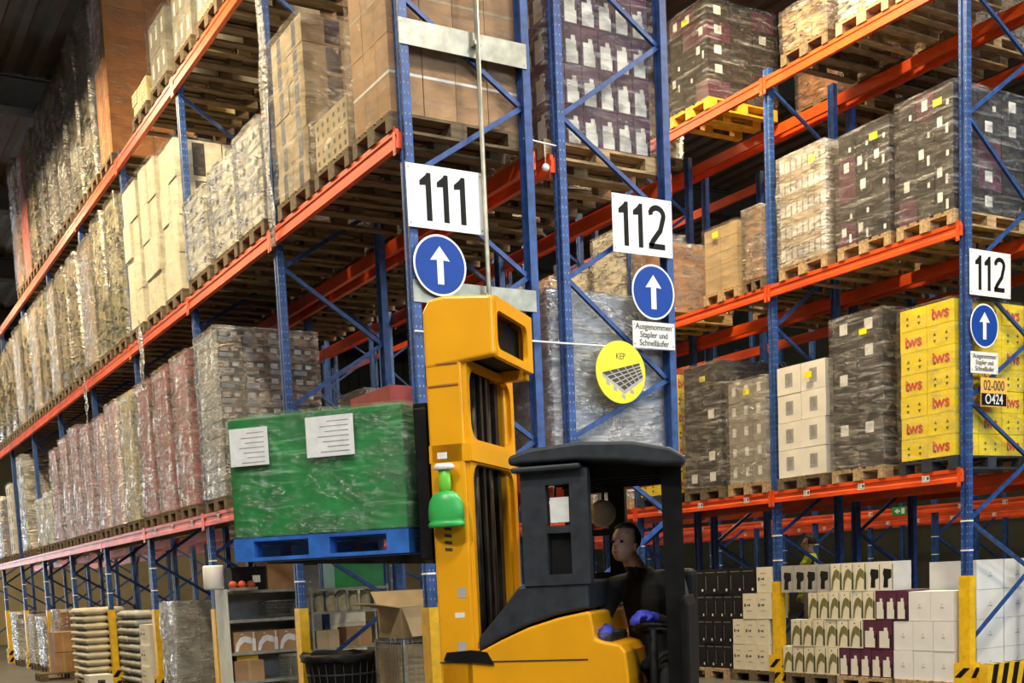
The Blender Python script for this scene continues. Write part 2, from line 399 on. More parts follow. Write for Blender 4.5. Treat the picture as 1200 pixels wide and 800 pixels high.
def rack(name, label, x0, x1, y0, nb, levels, detail, nodes, prot=True, guards=(), labels=(), z3=True):
    R = empty(name, label, 'rack', (x0, y0, 0), group='pallet racks')
    for i in range(nb+1):
        for k, x in enumerate((0, x1-x0)):
            u = obj('upright', UP[1 if (i < detail and (k == 0 or i == 0)) else 0], R, (x, i*BAY, 0), (0, 0, 0 if k == 0 else math.pi))
            if prot and k == 0:
                obj('protector', PROT, u); obj('tape_band', BAND, u); obj('tape_band', BAND, u, (0, 0, .31))
            if k == 0 and i in guards:
                gd = obj('corner_guard', GUARD, R, (x, i*BAY, 0)); obj('warning_stripe', STRIPE, gd)
    dx = x1-x0
    bm = []
    for a, b in zip(nodes, nodes[1:]): bm.append(brace_mesh(dx-.06, a, b))
    for i in range(nb+1):
        for j, (a, b) in enumerate(zip(nodes, nodes[1:])):
            if i > detail+3 and b > 3: continue
            # alternate sides: from front at a to rear at b, then rear to front
            o = obj('brace', bm[j], R, (.03 if j % 2 == 0 else dx-.03, i*BAY, 0))
            if j % 2: o.rotation_euler = (0, 0, math.pi)
    for i in range(nb):
        for li in levels:
            z = LEV[li]
            for k, (x, s) in enumerate(((-.086, -1), (dx+.086, 1))):
                bx = obj('beam', BEAM[s], R, (x, i*BAY+.003, z))
                if i < detail:
                    for yy in (0, 1):
                        c = obj('beam_connector', CONN[s], bx, (0, 0 if yy == 0 else BAY-.006-.054, 0))
                if k == 0 and li == 1 and i in labels:
                    for t in (.45, 1.35, 2.2): obj('location_label', LBL, bx, (-.0002, t, -.07))
    return R
NODA = [.62, 1.3, 1.95, 2.62, 3.27, 3.93, 4.6, 5.25, 5.9, 6.55, 7.2]
RA = rack('pallet_rack', 'blue and orange pallet rack with end signs 111, running away on the left', XA, XAR, 0, 9, (1, 2, 3), 4, NODA, guards=(2, 3, 4, 5, 6, 7, 8), labels=(1, 2))
RB = rack('pallet_rack', 'blue and orange pallet rack with big end sign 112 and yellow disc', XB, XBR, 0, 9, (1, 2, 3), 2, [1.3, 1.98, 2.65, 3.17, 3.95, 4.58, 5.25, 5.97, 6.6, 7.2], prot=False)
RC = rack('pallet_rack', 'blue and orange pallet rack on the right with small sign 112', XC, XCR, YC, 8, (1, 2, 3), 3, [.58, 1.33, 1.88, 2.52, 3.14, 3.8, 4.45, 5.2, 6.0, 6.7, 7.3], guards=(0, 1), labels=(0, 1))
RD = rack('pallet_rack', 'pallet rack standing back to back behind the right rack', XD, XDR, YC, 8, (1, 2, 3), 0, [.58, 1.33, 1.88, 2.52, 3.14, 3.8, 4.45], prot=False)
RE = rack('pallet_rack', 'far pallet rack seen under the right rack, across its aisle', XE, XER, YC, 8, (1, 2), 0, [.58, 1.33, 1.88, 2.52, 3.14], labels=(0, 1, 2, 3, 4))
RF = rack('pallet_rack', 'farthest pallet rack with orange beams deep in the background', 17.6, 18.7, YC, 8, (1, 2), 0, [.58, 1.33, 1.88, 2.52, 3.14], labels=(1, 2, 3, 4, 5))

# end barrier in front of the right rack
def barrier():
    b = empty('floor_barrier', 'low black and yellow striped barrier at the foot of the right rack', 'barrier', (6.28, -.42, 0))
    G().box(0, 1.5, 0, .1, .02, .36).build('rail', 'yellow', b)
    g = G()
    for i in range(9):
        x = .02+i*.17
        if x+.19 < 1.5: g.poly([(x, -.001, .02), (x+.085, -.001, .02), (x+.17, -.001, .36), (x+.085, -.001, .36)])
        if x+.17 < 1.5: g.poly([(x, 0, .361), (x+.085, 0, .361), (x+.085, .1, .361), (x, .1, .361)])
    g.build('warning_stripe', 'black', b)
    for x in (.1, 1.3): G().box(x-.06, x+.06, -.02, .14, 0, .02).build('foot_plate', 'black', b)
barrier()

# ------------------------------------------------------------------ signs and fittings on the rack ends
def plate(name, label, cat, x0, x1, z0, z1, y, m, parts=()):
    e = empty(name, label, cat, ((x0+x1)/2, y, (z0+z1)/2))
    w, h = (x1-x0)/2, (z1-z0)/2
    bevel(G().box(-w, w, -.002, .003, -h, h).build('plate', m, e), .001, 1)
    for sx in (-1, 1):
        for sz in (-1, 1): G().tube([(sx*(w-.02), -.005, sz*(h-.03)), (sx*(w-.02), -.002, sz*(h-.03))], .007, 6).build('rivet', 'zinc', e)
    return e
def number_sign(x0, x1, z0, z1, y, txt, label):
    e = plate('number_sign', label, 'sign', x0, x1, z0, z1, y, 'white')
    k = (z1-z0)/.47; H = .355*k; t = .047*k
    w1, w2 = .15*k, .20*k
    tot = sum(w1 if c == '1' else w2 for c in txt); x = -tot/2
    for c in txt:
        g = G()
        if c == '1':
            xr = x+w1*.66
            g.prism([(xr-t, -H/2), (xr, -H/2), (xr, H/2), (xr-t*.7, H/2), (xr-t, H/2-.02*k), (xr-t-.052*k, H/2-.062*k), (xr-t-.052*k, H/2-.098*k), (xr-t, H/2-.092*k)], 'y', -.002, -.0035)
            x += w1
        else:
            cx, r = x+w2*.5, .078*k; cz = H/2-r-t*.0
            st = [(cx-r+t*.4, cz)] + [(cx-r*math.cos(a)*.92, cz+r*math.sin(a)*.80) for a in (.4, .8, 1.2, 1.57, 1.95, 2.35, 2.75, 3.14, 3.5)] + [(cx+.035*k, -.02*k), (cx-r*.55, -H/2+.07*k), (cx-r*.92, -H/2+t*.5)]
            L, Rr = [], []
            for i, p in enumerate(st):
                a, b = st[max(i-1, 0)], st[min(i+1, len(st)-1)]; dx, dz = b[0]-a[0], b[1]-a[1]; l = math.hypot(dx, dz)
                L.append((p[0]-dz/l*t/2, p[1]+dx/l*t/2)); Rr.append((p[0]+dz/l*t/2, p[1]-dx/l*t/2))
            for i in range(len(st)-1): g.prism([Rr[i], Rr[i+1], L[i+1], L[i]], 'y', -.002, -.0035)
            g.prism([(cx-r*1.18, -H/2), (cx+r*1.05, -H/2), (cx+r*1.05, -H/2+t), (cx-r*1.18, -H/2+t)], 'y', -.002, -.0035)
            x += w2
        g.build('digit', 'black', e)
    return e
def arrow_sign(x, z, r, y, label):
    e = empty('arrow_sign', label, 'sign', (x, y, z))
    def disc(r, y0, y1, n=40): return G().prism([(r*math.cos(2*math.pi*i/n), r*math.sin(2*math.pi*i/n)) for i in range(n)], 'y', y0, y1)
    disc(r, .003, .0).build('rim', 'white', e)
    disc(r*.93, .0, -.0015).build('disc', 'signblue', e)
    k = r/.235
    a = [(-.028, -.145), (.028, -.145), (.028, .04), (.088, .035), (0, .145), (-.088, .035), (-.028, .04)]
    G().prism([(px*k, pz*k) for px, pz in a], 'y', -.0015, -.0028).build('arrow', 'white', e)
def small_sign(x0, x1, z0, z1, y, lines, label, size):
    e = plate('notice_sign', label, 'sign', x0, x1, z0, z1, y, 'paper')
    obj('lettering', text_mesh(lines, size, 'darkprint', sx=.92, bold=.0008), e, (0, -.0035, 0), FACE_Y)
YS = -.085
number_sign(-.06, .61, 4.19, 4.66, YS, '111', 'large white sign with black number 111 on the left rack end')
number_sign(1.87, 2.51, 4.19, 4.67, YS, '112', 'large white sign with black number 112 between arrow and top brace')
number_sign(6.38, 7.04, 4.18, 4.64, YC-.085, '112', 'white sign with black number 112 on the right rack, above yellow cartons')
arrow_sign(.19, 3.92, .232, YS-.012, 'round blue arrow sign under number 111')
arrow_sign(2.275, 3.885, .232, YS-.012, 'round blue arrow sign under the large number 112')
arrow_sign(6.60, 3.875, .225, YC-.095, 'round blue arrow sign on the right rack under its small 112')
TX = 'Ausgenommen\nStapler und\nSchnelläufer'
small_sign(2.045, 2.505, 3.41, 3.635, YS, TX, 'white notice of three text lines under the arrow by the yellow disc', .072)
small_sign(6.39, 6.83, 3.39, 3.61, YC-.085, TX, 'white notice of three text lines under the right rack arrow', .068)
def code_sign():
    e = empty('code_sign', 'amber and black sign reading 02-000 and O424 on right rack end', 'sign', (6.785, YC-.07, 3.205))
    G().box(-.215, .215, 0, .004, -.15, .15).build('plate', 'signorange', e)
    G().box(-.205, .205, -.001, .0, -.14, -.012).build('black_field', 'black', e)
    obj('lettering', text_mesh('02-000', .15, 'darkprint', sx=.82, bold=.001), e, (0, -.002, .066), FACE_Y)
    obj('lettering', text_mesh('O424', .15, 'paper', sx=.85, bold=.001), e, (0, -.002, -.076), FACE_Y)
    G().tube([(-.18, .002, .15), (-.18, .002, .2)], .003, 5).build('hanger', 'zinc', e); G().tube([(.18, .002, .15), (.18, .002, .2)], .003, 5).build('hanger', 'zinc', e)
code_sign()
def kep_sign():
    e = empty('pallet_sign', 'round yellow sign with letters KEP and a printed pallet picture', 'sign', (1.905, YS, 3.195))
    n = 44; r = .262
    G().prism([(r*math.cos(2*math.pi*i/n), r*math.sin(2*math.pi*i/n)) for i in range(n)], 'y', .003, -.001).build('disc', 'signyellow', e)
    obj('lettering', text_mesh('KEP', .075, 'darkprint', sx=.8), e, (0, -.002, .13), FACE_Y)
    g = G(); y = -.0016
    A, B, C, D = Vector((-.20, 0, -.01)), Vector((.20, 0, .085)), Vector((.235, 0, -.03)), Vector((.03, 0, -.15))
    g.poly([(p.x, y, p.z) for p in (A, D, C, B)])
    g.poly([(p[0], y, p[1]) for p in ((-.20, -.01), (-.20, -.04), (.03, -.185), (.03, -.15))], 1)
    g.poly([(p[0], y, p[1]) for p in ((.03, -.15), (.03, -.185), (.235, -.06), (.235, -.03))], 1)
    for bx, bz in ((-.16, -.065), (-.085, -.115), (0, -.175), (.09, -.13)):
        g.poly([(p[0], y-.0002, p[1]) for p in ((bx, bz), (bx, bz-.04), (bx+.04, bz-.055), (bx+.04, bz-.02))], 1)
    for t in (.2, .4, .6, .8):
        for P0, P1 in ((A.lerp(B, t), D.lerp(C, t)), (A.lerp(D, t), B.lerp(C, t))):
            d = (P1-P0).normalized(); nn = Vector((-d.z, 0, d.x))*.0045
            g.poly([(p.x, y-.0004, p.z) for p in (P0-nn, P1-nn, P1+nn, P0+nn)], 1)
    g.build('printed_pallet', ['darkprint', 'greyprint'], e)
kep_sign()
def steel_plate(x0, x1, z0, z1, label):
    plate('steel_plate', label, 'plate', x0, x1, z0, z1, -.058, 'zinc')
steel_plate(-.045, 1.09, 5.53, 5.72, 'galvanised steel cross plate high on the left rack end above number 111')
steel_plate(-.035, 1.09, 3.64, 3.81, 'galvanised steel cross plate behind the arrow sign under number 111')
p = empty('steel_pole', 'thin galvanised vertical pole in front of the left rack end', 'pole', (.605, -.12, 0))
G().tube([(0, 0, .02), (0, 0, 7.4)], .019, 10).build('tube', 'zinc', p); G().box(-.05, .05, -.05, .05, 0, .02).build('foot', 'zinc', p)
for z in (3.72, 5.62): G().box(-.03, .03, -.01, .058, z-.015, z+.015).build('clamp', 'zinc', p)
c = empty('white_rope', 'white rope stretched across both rack ends below the arrow signs', 'rope', (-.05, -.075, 3.415))
G().tube([(i*.213, 0, -.012*math.sin(math.pi*i/12)) for i in range(13)], .009, 6).build('strand', 'white', c)
c = empty('white_rope', 'short white rope between the two rack ends with a hanging bulb', 'rope', (1.06, -.02, 5.0))
G().tube([(0, 0, .01), (.38, 0, -.01)], .008, 6).build('strand', 'white', c)
G().tube([(.2, 0, 0), (.2, 0, -.16)], .003, 5).ball((.2, 0, -.19), .032, 10).build('bulb', 'white', c)
# ------------------------------------------------------------------ pallets
def pallet_parts():
    d = []
    boards = [(-.4, -.255), (-.2225, -.1225), (-.0725, .0725), (.1225, .2225), (.255, .4)]
    for y0, y1 in boards: d.append(('deck_board', (-.6, .6, y0, y1, .122, .144)))
    for x in (-.6, -.0725, .455): d.append(('stringer', (x, x+.145, -.4, .4, .100, .122)))
    for x in (-.6, -.0725, .455):
        for y0, y1 in ((-.4, -.3), (-.0725, .0725), (.3, .4)): d.append(('block', (x, x+.145, y0, y1, .022, .100)))
    for y0, y1 in ((-.4, -.3), (-.0725, .0725), (.3, .4)): d.append(('skid', (-.6, .6, y0, y1, 0, .022)))
    return d
PP = pallet_parts()
PALLET_PART = {}; PALLET_ONE = {}
def pallet(xc, yc, z, label, m='wood', near=False, w=.8, rot=0, name='wooden_pallet', group='pallets in the racks'):
    sc = (1, w/.8, 1)
    if near:
        if m not in PALLET_PART: PALLET_PART[m] = [(n, G().box(*b).mesh(n, m)) for n, b in PP]
        e = empty(name, label, 'pallet', (xc, yc, z), (0, 0, rot), group); e.scale = sc
        for n, me in PALLET_PART[m]: obj(n, me, e)
        return e
    if m not in PALLET_ONE:
        g = G()
        for n, b in PP: g.box(*b)
        PALLET_ONE[m] = g.mesh('wooden_pallet', m)
    return tag(obj(name, PALLET_ONE[m], None, (xc, yc, z), (0, 0, rot), sc), label, 'pallet', group)

# ------------------------------------------------------------------ stretch film shells (unit boxes, wrinkled), shared
def film_mesh(seed, nu=9, nv=12):
    rnd = random.Random(seed); g = G(); idx = {}
    ph = [rnd.uniform(0, 6.28) for _ in range(8)]
    def wr(x, y, z):
        t = .010*math.sin(9*z+ph[0]+3*(x+y))+.008*math.sin(17*z+ph[1]-4*x+2*y)+.006*math.sin(6*x+11*y+ph[2])+rnd.uniform(-.006, .009)
        return max(t*.5, -.002)+.003
    def V(x, y, z):
        k = (round(x, 4), round(y, 4), round(z, 4))
        if k not in idx:
            d = wr(x, y, z); l = math.hypot(x, y)*1.2
            ox = x*(1+d*2/.5*.5) + (0 if abs(x) < .499 else math.copysign(.006, x)); oy = y*(1+d*2/.5*.5) + (0 if abs(y) < .499 else math.copysign(.006, y))
            idx[k] = len(g.v); g.v.append((ox, oy, z+(.006 if z > .999 else 0)+(rnd.uniform(-.004, .006) if z < .001 else 0)))
        return idx[k]
    ring = [(-.5+i/nu, -.5) for i in range(nu)]+[(.5, -.5+i/nu) for i in range(nu)]+[(.5-i/nu, .5) for i in range(nu)]+[(-.5, .5-i/nu) for i in range(nu)]
    n = len(ring)
    for j in range(nv):
        for i in range(n):
            a, b = ring[i], ring[(i+1) % n]
            g.face((V(*a, j/nv), V(*b, j/nv), V(*b, (j+1)/nv), V(*a, (j+1)/nv)), 0, True)
    for i in range(nu):
        for j in range(nu):
            x0, x1, y0, y1 = -.5+i/nu, -.5+(i+1)/nu, -.5+j/nu, -.5+(j+1)/nu
            g.face((V(x0, y0, 1), V(x1, y0, 1), V(x1, y1, 1), V(x0, y1, 1)), 0, True)
    return g
_fv = [film_mesh(s) for s in range(5)]
FILM = {}
def film(parent, kind, lx, ly, h, name='stretch_film'):
    k = random.randrange(5)
    # one mesh per size so that the wrinkle pattern keeps its scale
    key = (k, kind, round(lx, 2), round(ly, 2), round(h, 1))
    if key not in FILM:
        g = G(); s = _fv[k]; off = random.uniform(0, 5)
        g.v = [(x*(lx+.016), y*(ly+.016), z*(h+.008)) for x, y, z in s.v]; g.f = s.f; g.m = s.m; g.s = s.s
        FILM[key] = g.mesh('stretch_film', kind)
    return obj(name, FILM[key], parent, (0, 0, 0))

# ------------------------------------------------------------------ cartons
DECO = {
 # polygons in (u to the right, v up) on the face that looks down the aisle
 'none': [],
 'full': [(1, [(.01, .02), (.99, .02), (.99, .98), (.01, .98)])],
 'trays': [(2, [(.04, .12), (.60, .12), (.60, .40), (.04, .40)]), (1, [(.10, .50), (.40, .50), (.40, .85), (.10, .85)]), (1, [(.55, .55), (.80, .55), (.80, .80), (.55, .80)])],
 'label': [(1, [(.30, .34), (.62, .34), (.62, .78), (.30, .78)])],
 'smalllabel': [(1, [(.62, .20), (.76, .20), (.76, .42), (.62, .42)])],
 'tape': [(1, [(.45, 0), (.55, 0), (.55, 1), (.45, 1)])],
 'twolabel': [(1, [(.12, .45), (.40, .45), (.40, .85), (.12, .85)]), (1, [(.58, .10), (.72, .10), (.72, .5), (.58, .5)])],
 'dots': [(2, [(x-.06, z-.09), (x+.06, z-.09), (x+.06, z+.09), (x-.06, z+.09)]) for x in (.18, .5, .82) for z in (.3, .7)],
 'window': [(2, [(.34, .25), (.66, .25), (.66, .75), (.34, .75)]), (0, [(.42, .36), (.60, .36), (.60, .64), (.42, .64)])],
 'blob': [(2, [(.42, .38), (.62, .33), (.70, .5), (.6, .68), (.44, .62)])],
 'navy': [(2, [(.38, .06), (.64, .06), (.64, .94), (.38, .94)])],
 'tray': [(1, [(.06, .30), (.42, .30), (.42, .82), (.06, .82)]), (1, [(.56, .30), (.94, .30), (.94, .82), (.56, .82)])],
 'strap': [(1, [(0, .50), (1, .50), (1, .535), (0, .535)])],
 'purple': [(1, [(.10, .04), (.80, .04), (.80, .36), (.72, .36), (.72, .62), (.10, .62)]), (1, [(.42, .62), (.66, .62), (.66, .74), (.42, .74)]), (2, [(.84, .06), (.95, .06), (.95, .5), (.84, .5)])],
 'bottle': [(1, [(.80, .05), (.97, .05), (.97, .62), (.91, .70), (.91, .97), (.86, .97), (.86, .70), (.80, .62)]),
            (2, [(.03, .05), (.16, .05), (.26, .34), (.46, .50), (.78, .40), (.78, .70), (.50, .80), (.28, .72), (.10, .45)]),
            (1, [(.30, .86), (.44, .86), (.37, .92)])],
 'bottle2': [(1, [(.25, .10), (.62, .10), (.62, .38), (.88, .44), (.88, .72), (.30, .76), (.22, .60), (.30, .45)]), (2, [(.92, .04), (.99, .04), (.99, .9), (.92, .9)])],
 'wine': [(2, [(.10, .48), (.22, .48), (.22, .60), (.10, .60)]), (2, [(.30, .52), (.46, .52), (.46, .56), (.30, .56)]), (2, [(.46, .49), (.54, .49), (.54, .59), (.46, .59)]),
          (1, [(.28, .74), (.62, .74), (.62, .78), (.28, .78)]), (1, [(.28, .30), (.66, .30), (.66, .33), (.28, .33)])],
 'black': [(1, [(.78, .10), (.92, .10), (.92, .20), (.78, .20)]), (2, [(.10, .86), (.9, .86), (.9, .88), (.10, .88)]), (2, [(.14, .15), (.17, .15), (.17, .72), (.14, .72)])],
 'foam': [(1, [(.42, .42), (.58, .42), (.58, .47), (.42, .47)]), (1, [(.47, .52), (.53, .52), (.50, .60)])],
 'arrowsA': [(1, [(.22, .52), (.34, .52), (.28, .68)]), (1, [(.28, .18), (.34, .34), (.22, .34)]), (1, [(.66, .52), (.78, .52), (.72, .68)]), (1, [(.72, .18), (.78, .34), (.66, .34)])],
 'greyblock': [(1, [(.46, .42), (.50, .52), (.54, .42)]), (1, [(.57, .42), (.61, .52), (.65, .42)])],
}
# kind: (carton mats, front deco, end deco, nx (depth), ny (width), layer height, film, look, jitter)
KIND = {
 'greycarton': (['greycard', 'paper', 'darkcard'], 'label', 'blob', 2, 3, .30, 'filmthin', 'grey carton stack in thin film', .02),
 'yellowred': (['sand', 'paper', 'redcard'], 'dots', 'none', 2, 3, .17, None, 'low layer of yellow and red cartons', .03),
 'browntall': (['brown2', 'tan', 'darkcard'], 'tape', 'none', 2, 2, .40, 'filmthin', 'tall brown carton stack in thin film', .008),
 'beigewrap': (['greycard', 'kraft', 'darkcard'], 'label', 'none', 2, 3, .38, 'filmglare', 'tall grey-beige film-wrapped stack', .012),
 'mauve': (['mauve', 'greycard', 'darkcard'], 'none', 'none', 2, 2, .38, 'filmglare', 'tall mauve film-wrapped stack', .01),
 'red': (['red', 'pink', 'darkcard'], 'none', 'none', 2, 2, .40, 'filmthin', 'tall dull red wrapped stack', .01),
 'tan': (['tan', 'kraft', 'darkcard'], 'tape', 'none', 2, 3, .36, 'filmglare', 'tan film-wrapped carton stack', .012),
 'brown': (['brown2', 'tan', 'darkcard'], 'none', 'none', 2, 2, .40, 'filmbright', 'brown carton stack in shiny film', .012),
 'strapped': (['brown', 'paper', 'darkcard'], 'strap', 'strap', 4, 3, .56, 'filmthin', 'brown cartons with white straps', .006),
 'dotted': (['kraft', 'paper', 'darkprint'], 'dots', 'dots', 2, 2, .21, 'filmthin', 'low pale cartons with dark printed spots', .01),
 'navywhite': (['kraft', 'whitecard', 'navy'], 'navy', 'navy', 2, 2, .24, 'film', 'pale cartons with navy printed panels', .03),
 'whitecarton': (['whitecard', 'paper', 'darkprint'], 'blob', 'blob', 2, 2, .22, 'filmbright', 'white cartons with dark spots in shiny film', .02),
 'cream': (['creamcard', 'paper', 'darkprint'], 'none', 'navy', 2, 2, .44, 'filmthin', 'uneven cream carton stack', .05),
 'olive': (['olive', 'sand', 'darkcard'], 'none', 'none', 2, 3, .30, 'filmglare', 'olive-beige stack in glittering film', .012),
 'kraft': (['kraft', 'tan', 'brown'], 'tape', 'none', 2, 3, .34, 'filmglare', 'pale kraft carton stack in glittering film', .014),
 'brownmix': (['tan', 'brown', 'darkcard'], 'tape', 'none', 2, 2, .36, 'filmbright', 'brown and tan stack in glittering film', .014),
 'redtop': (['kraft', 'paper', 'redcard'], 'none', 'none', 2, 2, .26, None, 'low beige cartons under dark red cartons', .01),
 'lowbrown': (['brown', 'tan', 'darkcard'], 'tape', 'tape', 2, 2, .30, None, 'low brown cardboard cartons', .01),
 'silver': (['darkcard', 'silver', 'bluegrey'], 'full', 'trays', 4, 3, .165, 'filmbright', 'silver shrink-wrapped tray stack', .008),
 'redpack': (['pink', 'paper', 'red'], 'none', 'none', 2, 3, .29, 'filmbright', 'red-pink pack stack in sparkling film', .012),
 'sandpack': (['sand', 'paper', 'olive'], 'none', 'none', 2, 3, .36, 'filmbright', 'sand-yellow pack stack in sparkling film', .01),
 'pinkpack': (['pinkpale', 'paper', 'red'], 'none', 'none', 2, 3, .29, 'filmbright', 'pale pink pack stack in sparkling film', .012),
 'whitelow': (['whitecard', 'paper', 'darkcard'], 'none', 'none', 2, 3, .28, 'filmbright', 'low white wrapped pack stack', .012),
 'darkwhite': (['darkcard', 'paper', 'darkprint'], 'label', 'none', 2, 2, .32, 'filmmilky', 'dark stack in milky white film', .02),
 'whitedark': (['whitecard', 'paper', 'darkcard'], 'window', 'window', 2, 2, .30, 'filmthin', 'white cartons with black printed windows', .01),
 'bluepack': (['bluepack', 'paper', 'navy'], 'none', 'none', 2, 3, .28, 'filmmilky', 'blue pack stack in milky film', .01),
 'greywrap': (['bluegrey', 'paper', 'darkcard'], 'none', 'none', 2, 2, .33, 'filmmilky', 'grey milky film-wrapped block', .006),
 'purplewine': (['purple', 'whitecard', 'blackcard'], 'purple', 'purple', 6, 4, .32, 'film', 'aubergine wine cartons with white panels in film', .004),
 'yellow': (['yellowcard', 'darkprint', 'redprint'], 'arrowsA', 'arrowsA', 3, 2, .232, 'filmthin', 'bright yellow cartons with red lettering', .008),
 'blackwrap': (['darkcard', 'paper', 'blackcard'], 'none', 'none', 2, 2, .27, 'film', 'black film-wrapped carton stack', .012),
 'whitecrate': (['whitecard', 'greyprint', 'printgrey'], 'window', 'none', 2, 2, .335, None, 'white cartons with grey printed squares', .012),
 'clearcarton': (['greycard', 'paper', 'darkcard'], 'label', 'none', 2, 3, .24, 'film', 'grey-green cartons in clear film', .012),
 'darklabel': (['darkcard', 'paper', 'purple'], 'twolabel', 'twolabel', 3, 3, .25, 'film', 'dark carton stack dotted with white labels', .008),
 'slats': (['kraft', 'paper', 'greyprint'], 'tray', 'none', 2, 4, .25, 'filmmilky', 'pale cream slatted packs in milky film', .006),
 'tanstack': (['tan', 'kraft', 'brown'], 'none', 'none', 2, 2, .15, 'filmthin', 'flat tan cartons in a neat stack', .006),
 'brownfilm': (['brown', 'kraft', 'darkcard'], 'none', 'none', 2, 3, .18, 'filmbright', 'brown packs in crumpled shiny film', .015),
 'whitewrap': (['creamcard', 'paper', 'tan'], 'none', 'none', 2, 2, .36, 'filmbright', 'white block in crumpled shiny film', .01),
}
CM = {}
def carton_mesh(lx, ly, lz, mats, fd, ed):
    key = (round(lx, 3), round(ly, 3), round(lz, 3), tuple(mats), fd, ed)
    if key in CM: return CM[key]
    g = carton_geo(G(), -lx/2, lx/2, -ly/2, ly/2, 0, lz, fd, ed)
    CM[key] = g.mesh('carton', mats); return CM[key]
def carton_geo(g, x0, x1, y0, y1, z0, z1, fd='none', ed='none', flipu=False):
    g.box(x0, x1, y0, y1, z0, z1)
    e = .0012
    for mi, pl in DECO[fd]: g.poly([(x0-e, y1-u*(y1-y0), z0+v*(z1-z0)) for u, v in pl][::1], mi)
    for mi, pl in DECO[ed]: g.poly([(x0+u*(x1-x0), y0-e, z0+v*(z1-z0)) for u, v in pl], mi)
    return g
def load(kind, xc, yc, z, ly, h, label, lx=1.16, near=False, group='pallet loads in the racks', rot=0, top=None, name=None, nofilm=False):
    mats, fd, ed, nx, ny, lh, fk, look, jit = KIND[kind]
    nl = max(1, round(h/lh)); lh = h/nl
    e = empty(name or 'pallet_load', label, 'pallet load', (xc, yc, z), (0, 0, rot), group)
    cx, cy = lx/nx, ly/ny
    rnd = random.Random(sum(map(ord, kind))*7919+round(xc*10)*31+round(yc*10)*101+round(z*10)*13)
    g = G()
    for l in range(nl):
        sh = rnd.uniform(-jit, jit)
        ny2 = ny
        for i in range(nx):
            for j in range(ny2):
                if 0 < i < nx-1 and 0 < j < ny2-1 and l < nl-1: continue
                jx, jy = rnd.uniform(-jit, 0)*.4+abs(jit)*.2, rnd.uniform(-jit, jit)*.3+sh*.4
                x = -lx/2+(i+.5)*cx+jx*(1 if kind != 'cream' else 2); y = -ly/2+(j+.5)*cy+jy
                if near:
                    f2 = fd if i == 0 else 'none'; e2 = ed if j == 0 else 'none'
                    mm = mats
                    if kind == 'redtop' and l == nl-1: mm = ['redcard', 'kraft', 'kraft']
                    if kind == 'strapped' and l > 0: mm = ['brown', 'kraft', 'brown2']
                    if kind == 'darklabel':
                        if rnd.random() < .2: mm = ['purple', 'paper', 'darkcard']
                        f2 = rnd.choice(('none', 'label', 'twolabel', 'smalllabel')) if i == 0 else 'none'; e2 = rnd.choice(('none', 'none', 'label', 'smalllabel')) if j == 0 else 'none'
                    if kind == 'blackwrap' and f2 == 'none' and i == 0 and rnd.random() < .3: f2 = 'label'
                    o = obj('carton', carton_mesh(cx-.006, cy-.006, lh-.004, mm, f2, e2), e, (x, y, l*lh))
                    if kind == 'yellow' and (i == 0 or j == 0) and (l+j+i) % 2 == 0:
                        if i == 0: obj('lettering', text_mesh('iws', .17, 'redprint', sx=1.0, bold=.004), o, (-(cx-.006)/2-.002, -.0, lh*.48), FACE_X)
                        if j == 0: obj('lettering', text_mesh('iws', .17, 'redprint', sx=1.0, bold=.004), o, (0, -(cy-.006)/2-.002, lh*.48), FACE_Y)
                else:
                    carton_geo(g, x-cx/2+.004, x+cx/2-.004, y-cy/2+.004, y+cy/2-.004, l*lh+.001, (l+1)*lh-.004, fd if i == 0 else 'none', ed if j == 0 else 'none')
    if kind == 'redpack':
        if 'cap' not in CM: CM['cap'] = G().lathe([(.085, 0), (.085, .04), (.06, .055)], 10).mesh('red_cap', 'red')
        for j in range(3): obj('red_cap', CM['cap'], e, (-.45, -.22+j*.22, h))
    if not near: g.build('cartons', mats, e)
    if fk and not nofilm: film(e, fk, lx+.03, ly+.02, h)
    return e
STK = G().box(0, .002, -.055, .055, -.035, .035).mesh('yellow_sticker', 'signyellow')
RKN = {'A': ('left rack', XA, 0), 'B': ('large-112 rack', XB, 0), 'C': ('right rack', XC, YC), 'D': ('rear-right rack', XD, YC)}
LVN = ['floor', 'lower', 'middle', 'top']
BAYN = ['end bay', 'second bay', 'third bay', 'fourth bay', 'fifth bay', 'sixth bay', 'seventh bay', 'eighth bay', 'ninth bay']
SLOT = ['near', 'middle', 'far']
def slot(rk, lv, bay, s, kind, h, y0=None, y1=None, near=False, pm=None, xo=0, lx=1.16):
    """one pallet and its load in a rack place; y0,y1 = load span along the rack"""
    rn, xr, yr = RKN[rk]
    if y0 is None:
        y0 = yr+BAY*bay+(.13, 1.04, 1.95)[s]; y1 = y0+.69
    w = min(.8, max(y1-y0+.04, .3)); yc = (y0+y1)/2
    z = LEV[lv]; xc = xr-.1+.6+xo
    look = KIND[kind][7]
    where = f'{LVN[lv]} level of {rn}, {BAYN[bay]}, {SLOT[s]}'
    if pm is None: pm = 'woodold' if rk in 'AB' or random.random() < .4 else 'wood'
    pn = {'palyellow': 'yellow painted pallet', 'palblack': 'black plastic pallet'}.get(pm, 'wooden pallet' if pm == 'wood' else 'shade-darkened weathered wooden pallet')
    pallet(xc, yc, z+.001, f'{pn}, {where}', pm, near, w=w, name='plastic_pallet' if pm == 'palblack' else 'wooden_pallet')
    e = load(kind, xc, yc, z+.146, (y1-y0) if y0 is not None else .78, h, f'{look}, {where}', lx=lx, near=near or bay <= 3)
    if rk == 'C' and bay < 2 and near and kind not in ('yellow', 'whitewrap', 'brownfilm'):
        obj('yellow_sticker', STK, e, (-lx/2-.035, random.uniform(-.2, .1), h*.88))
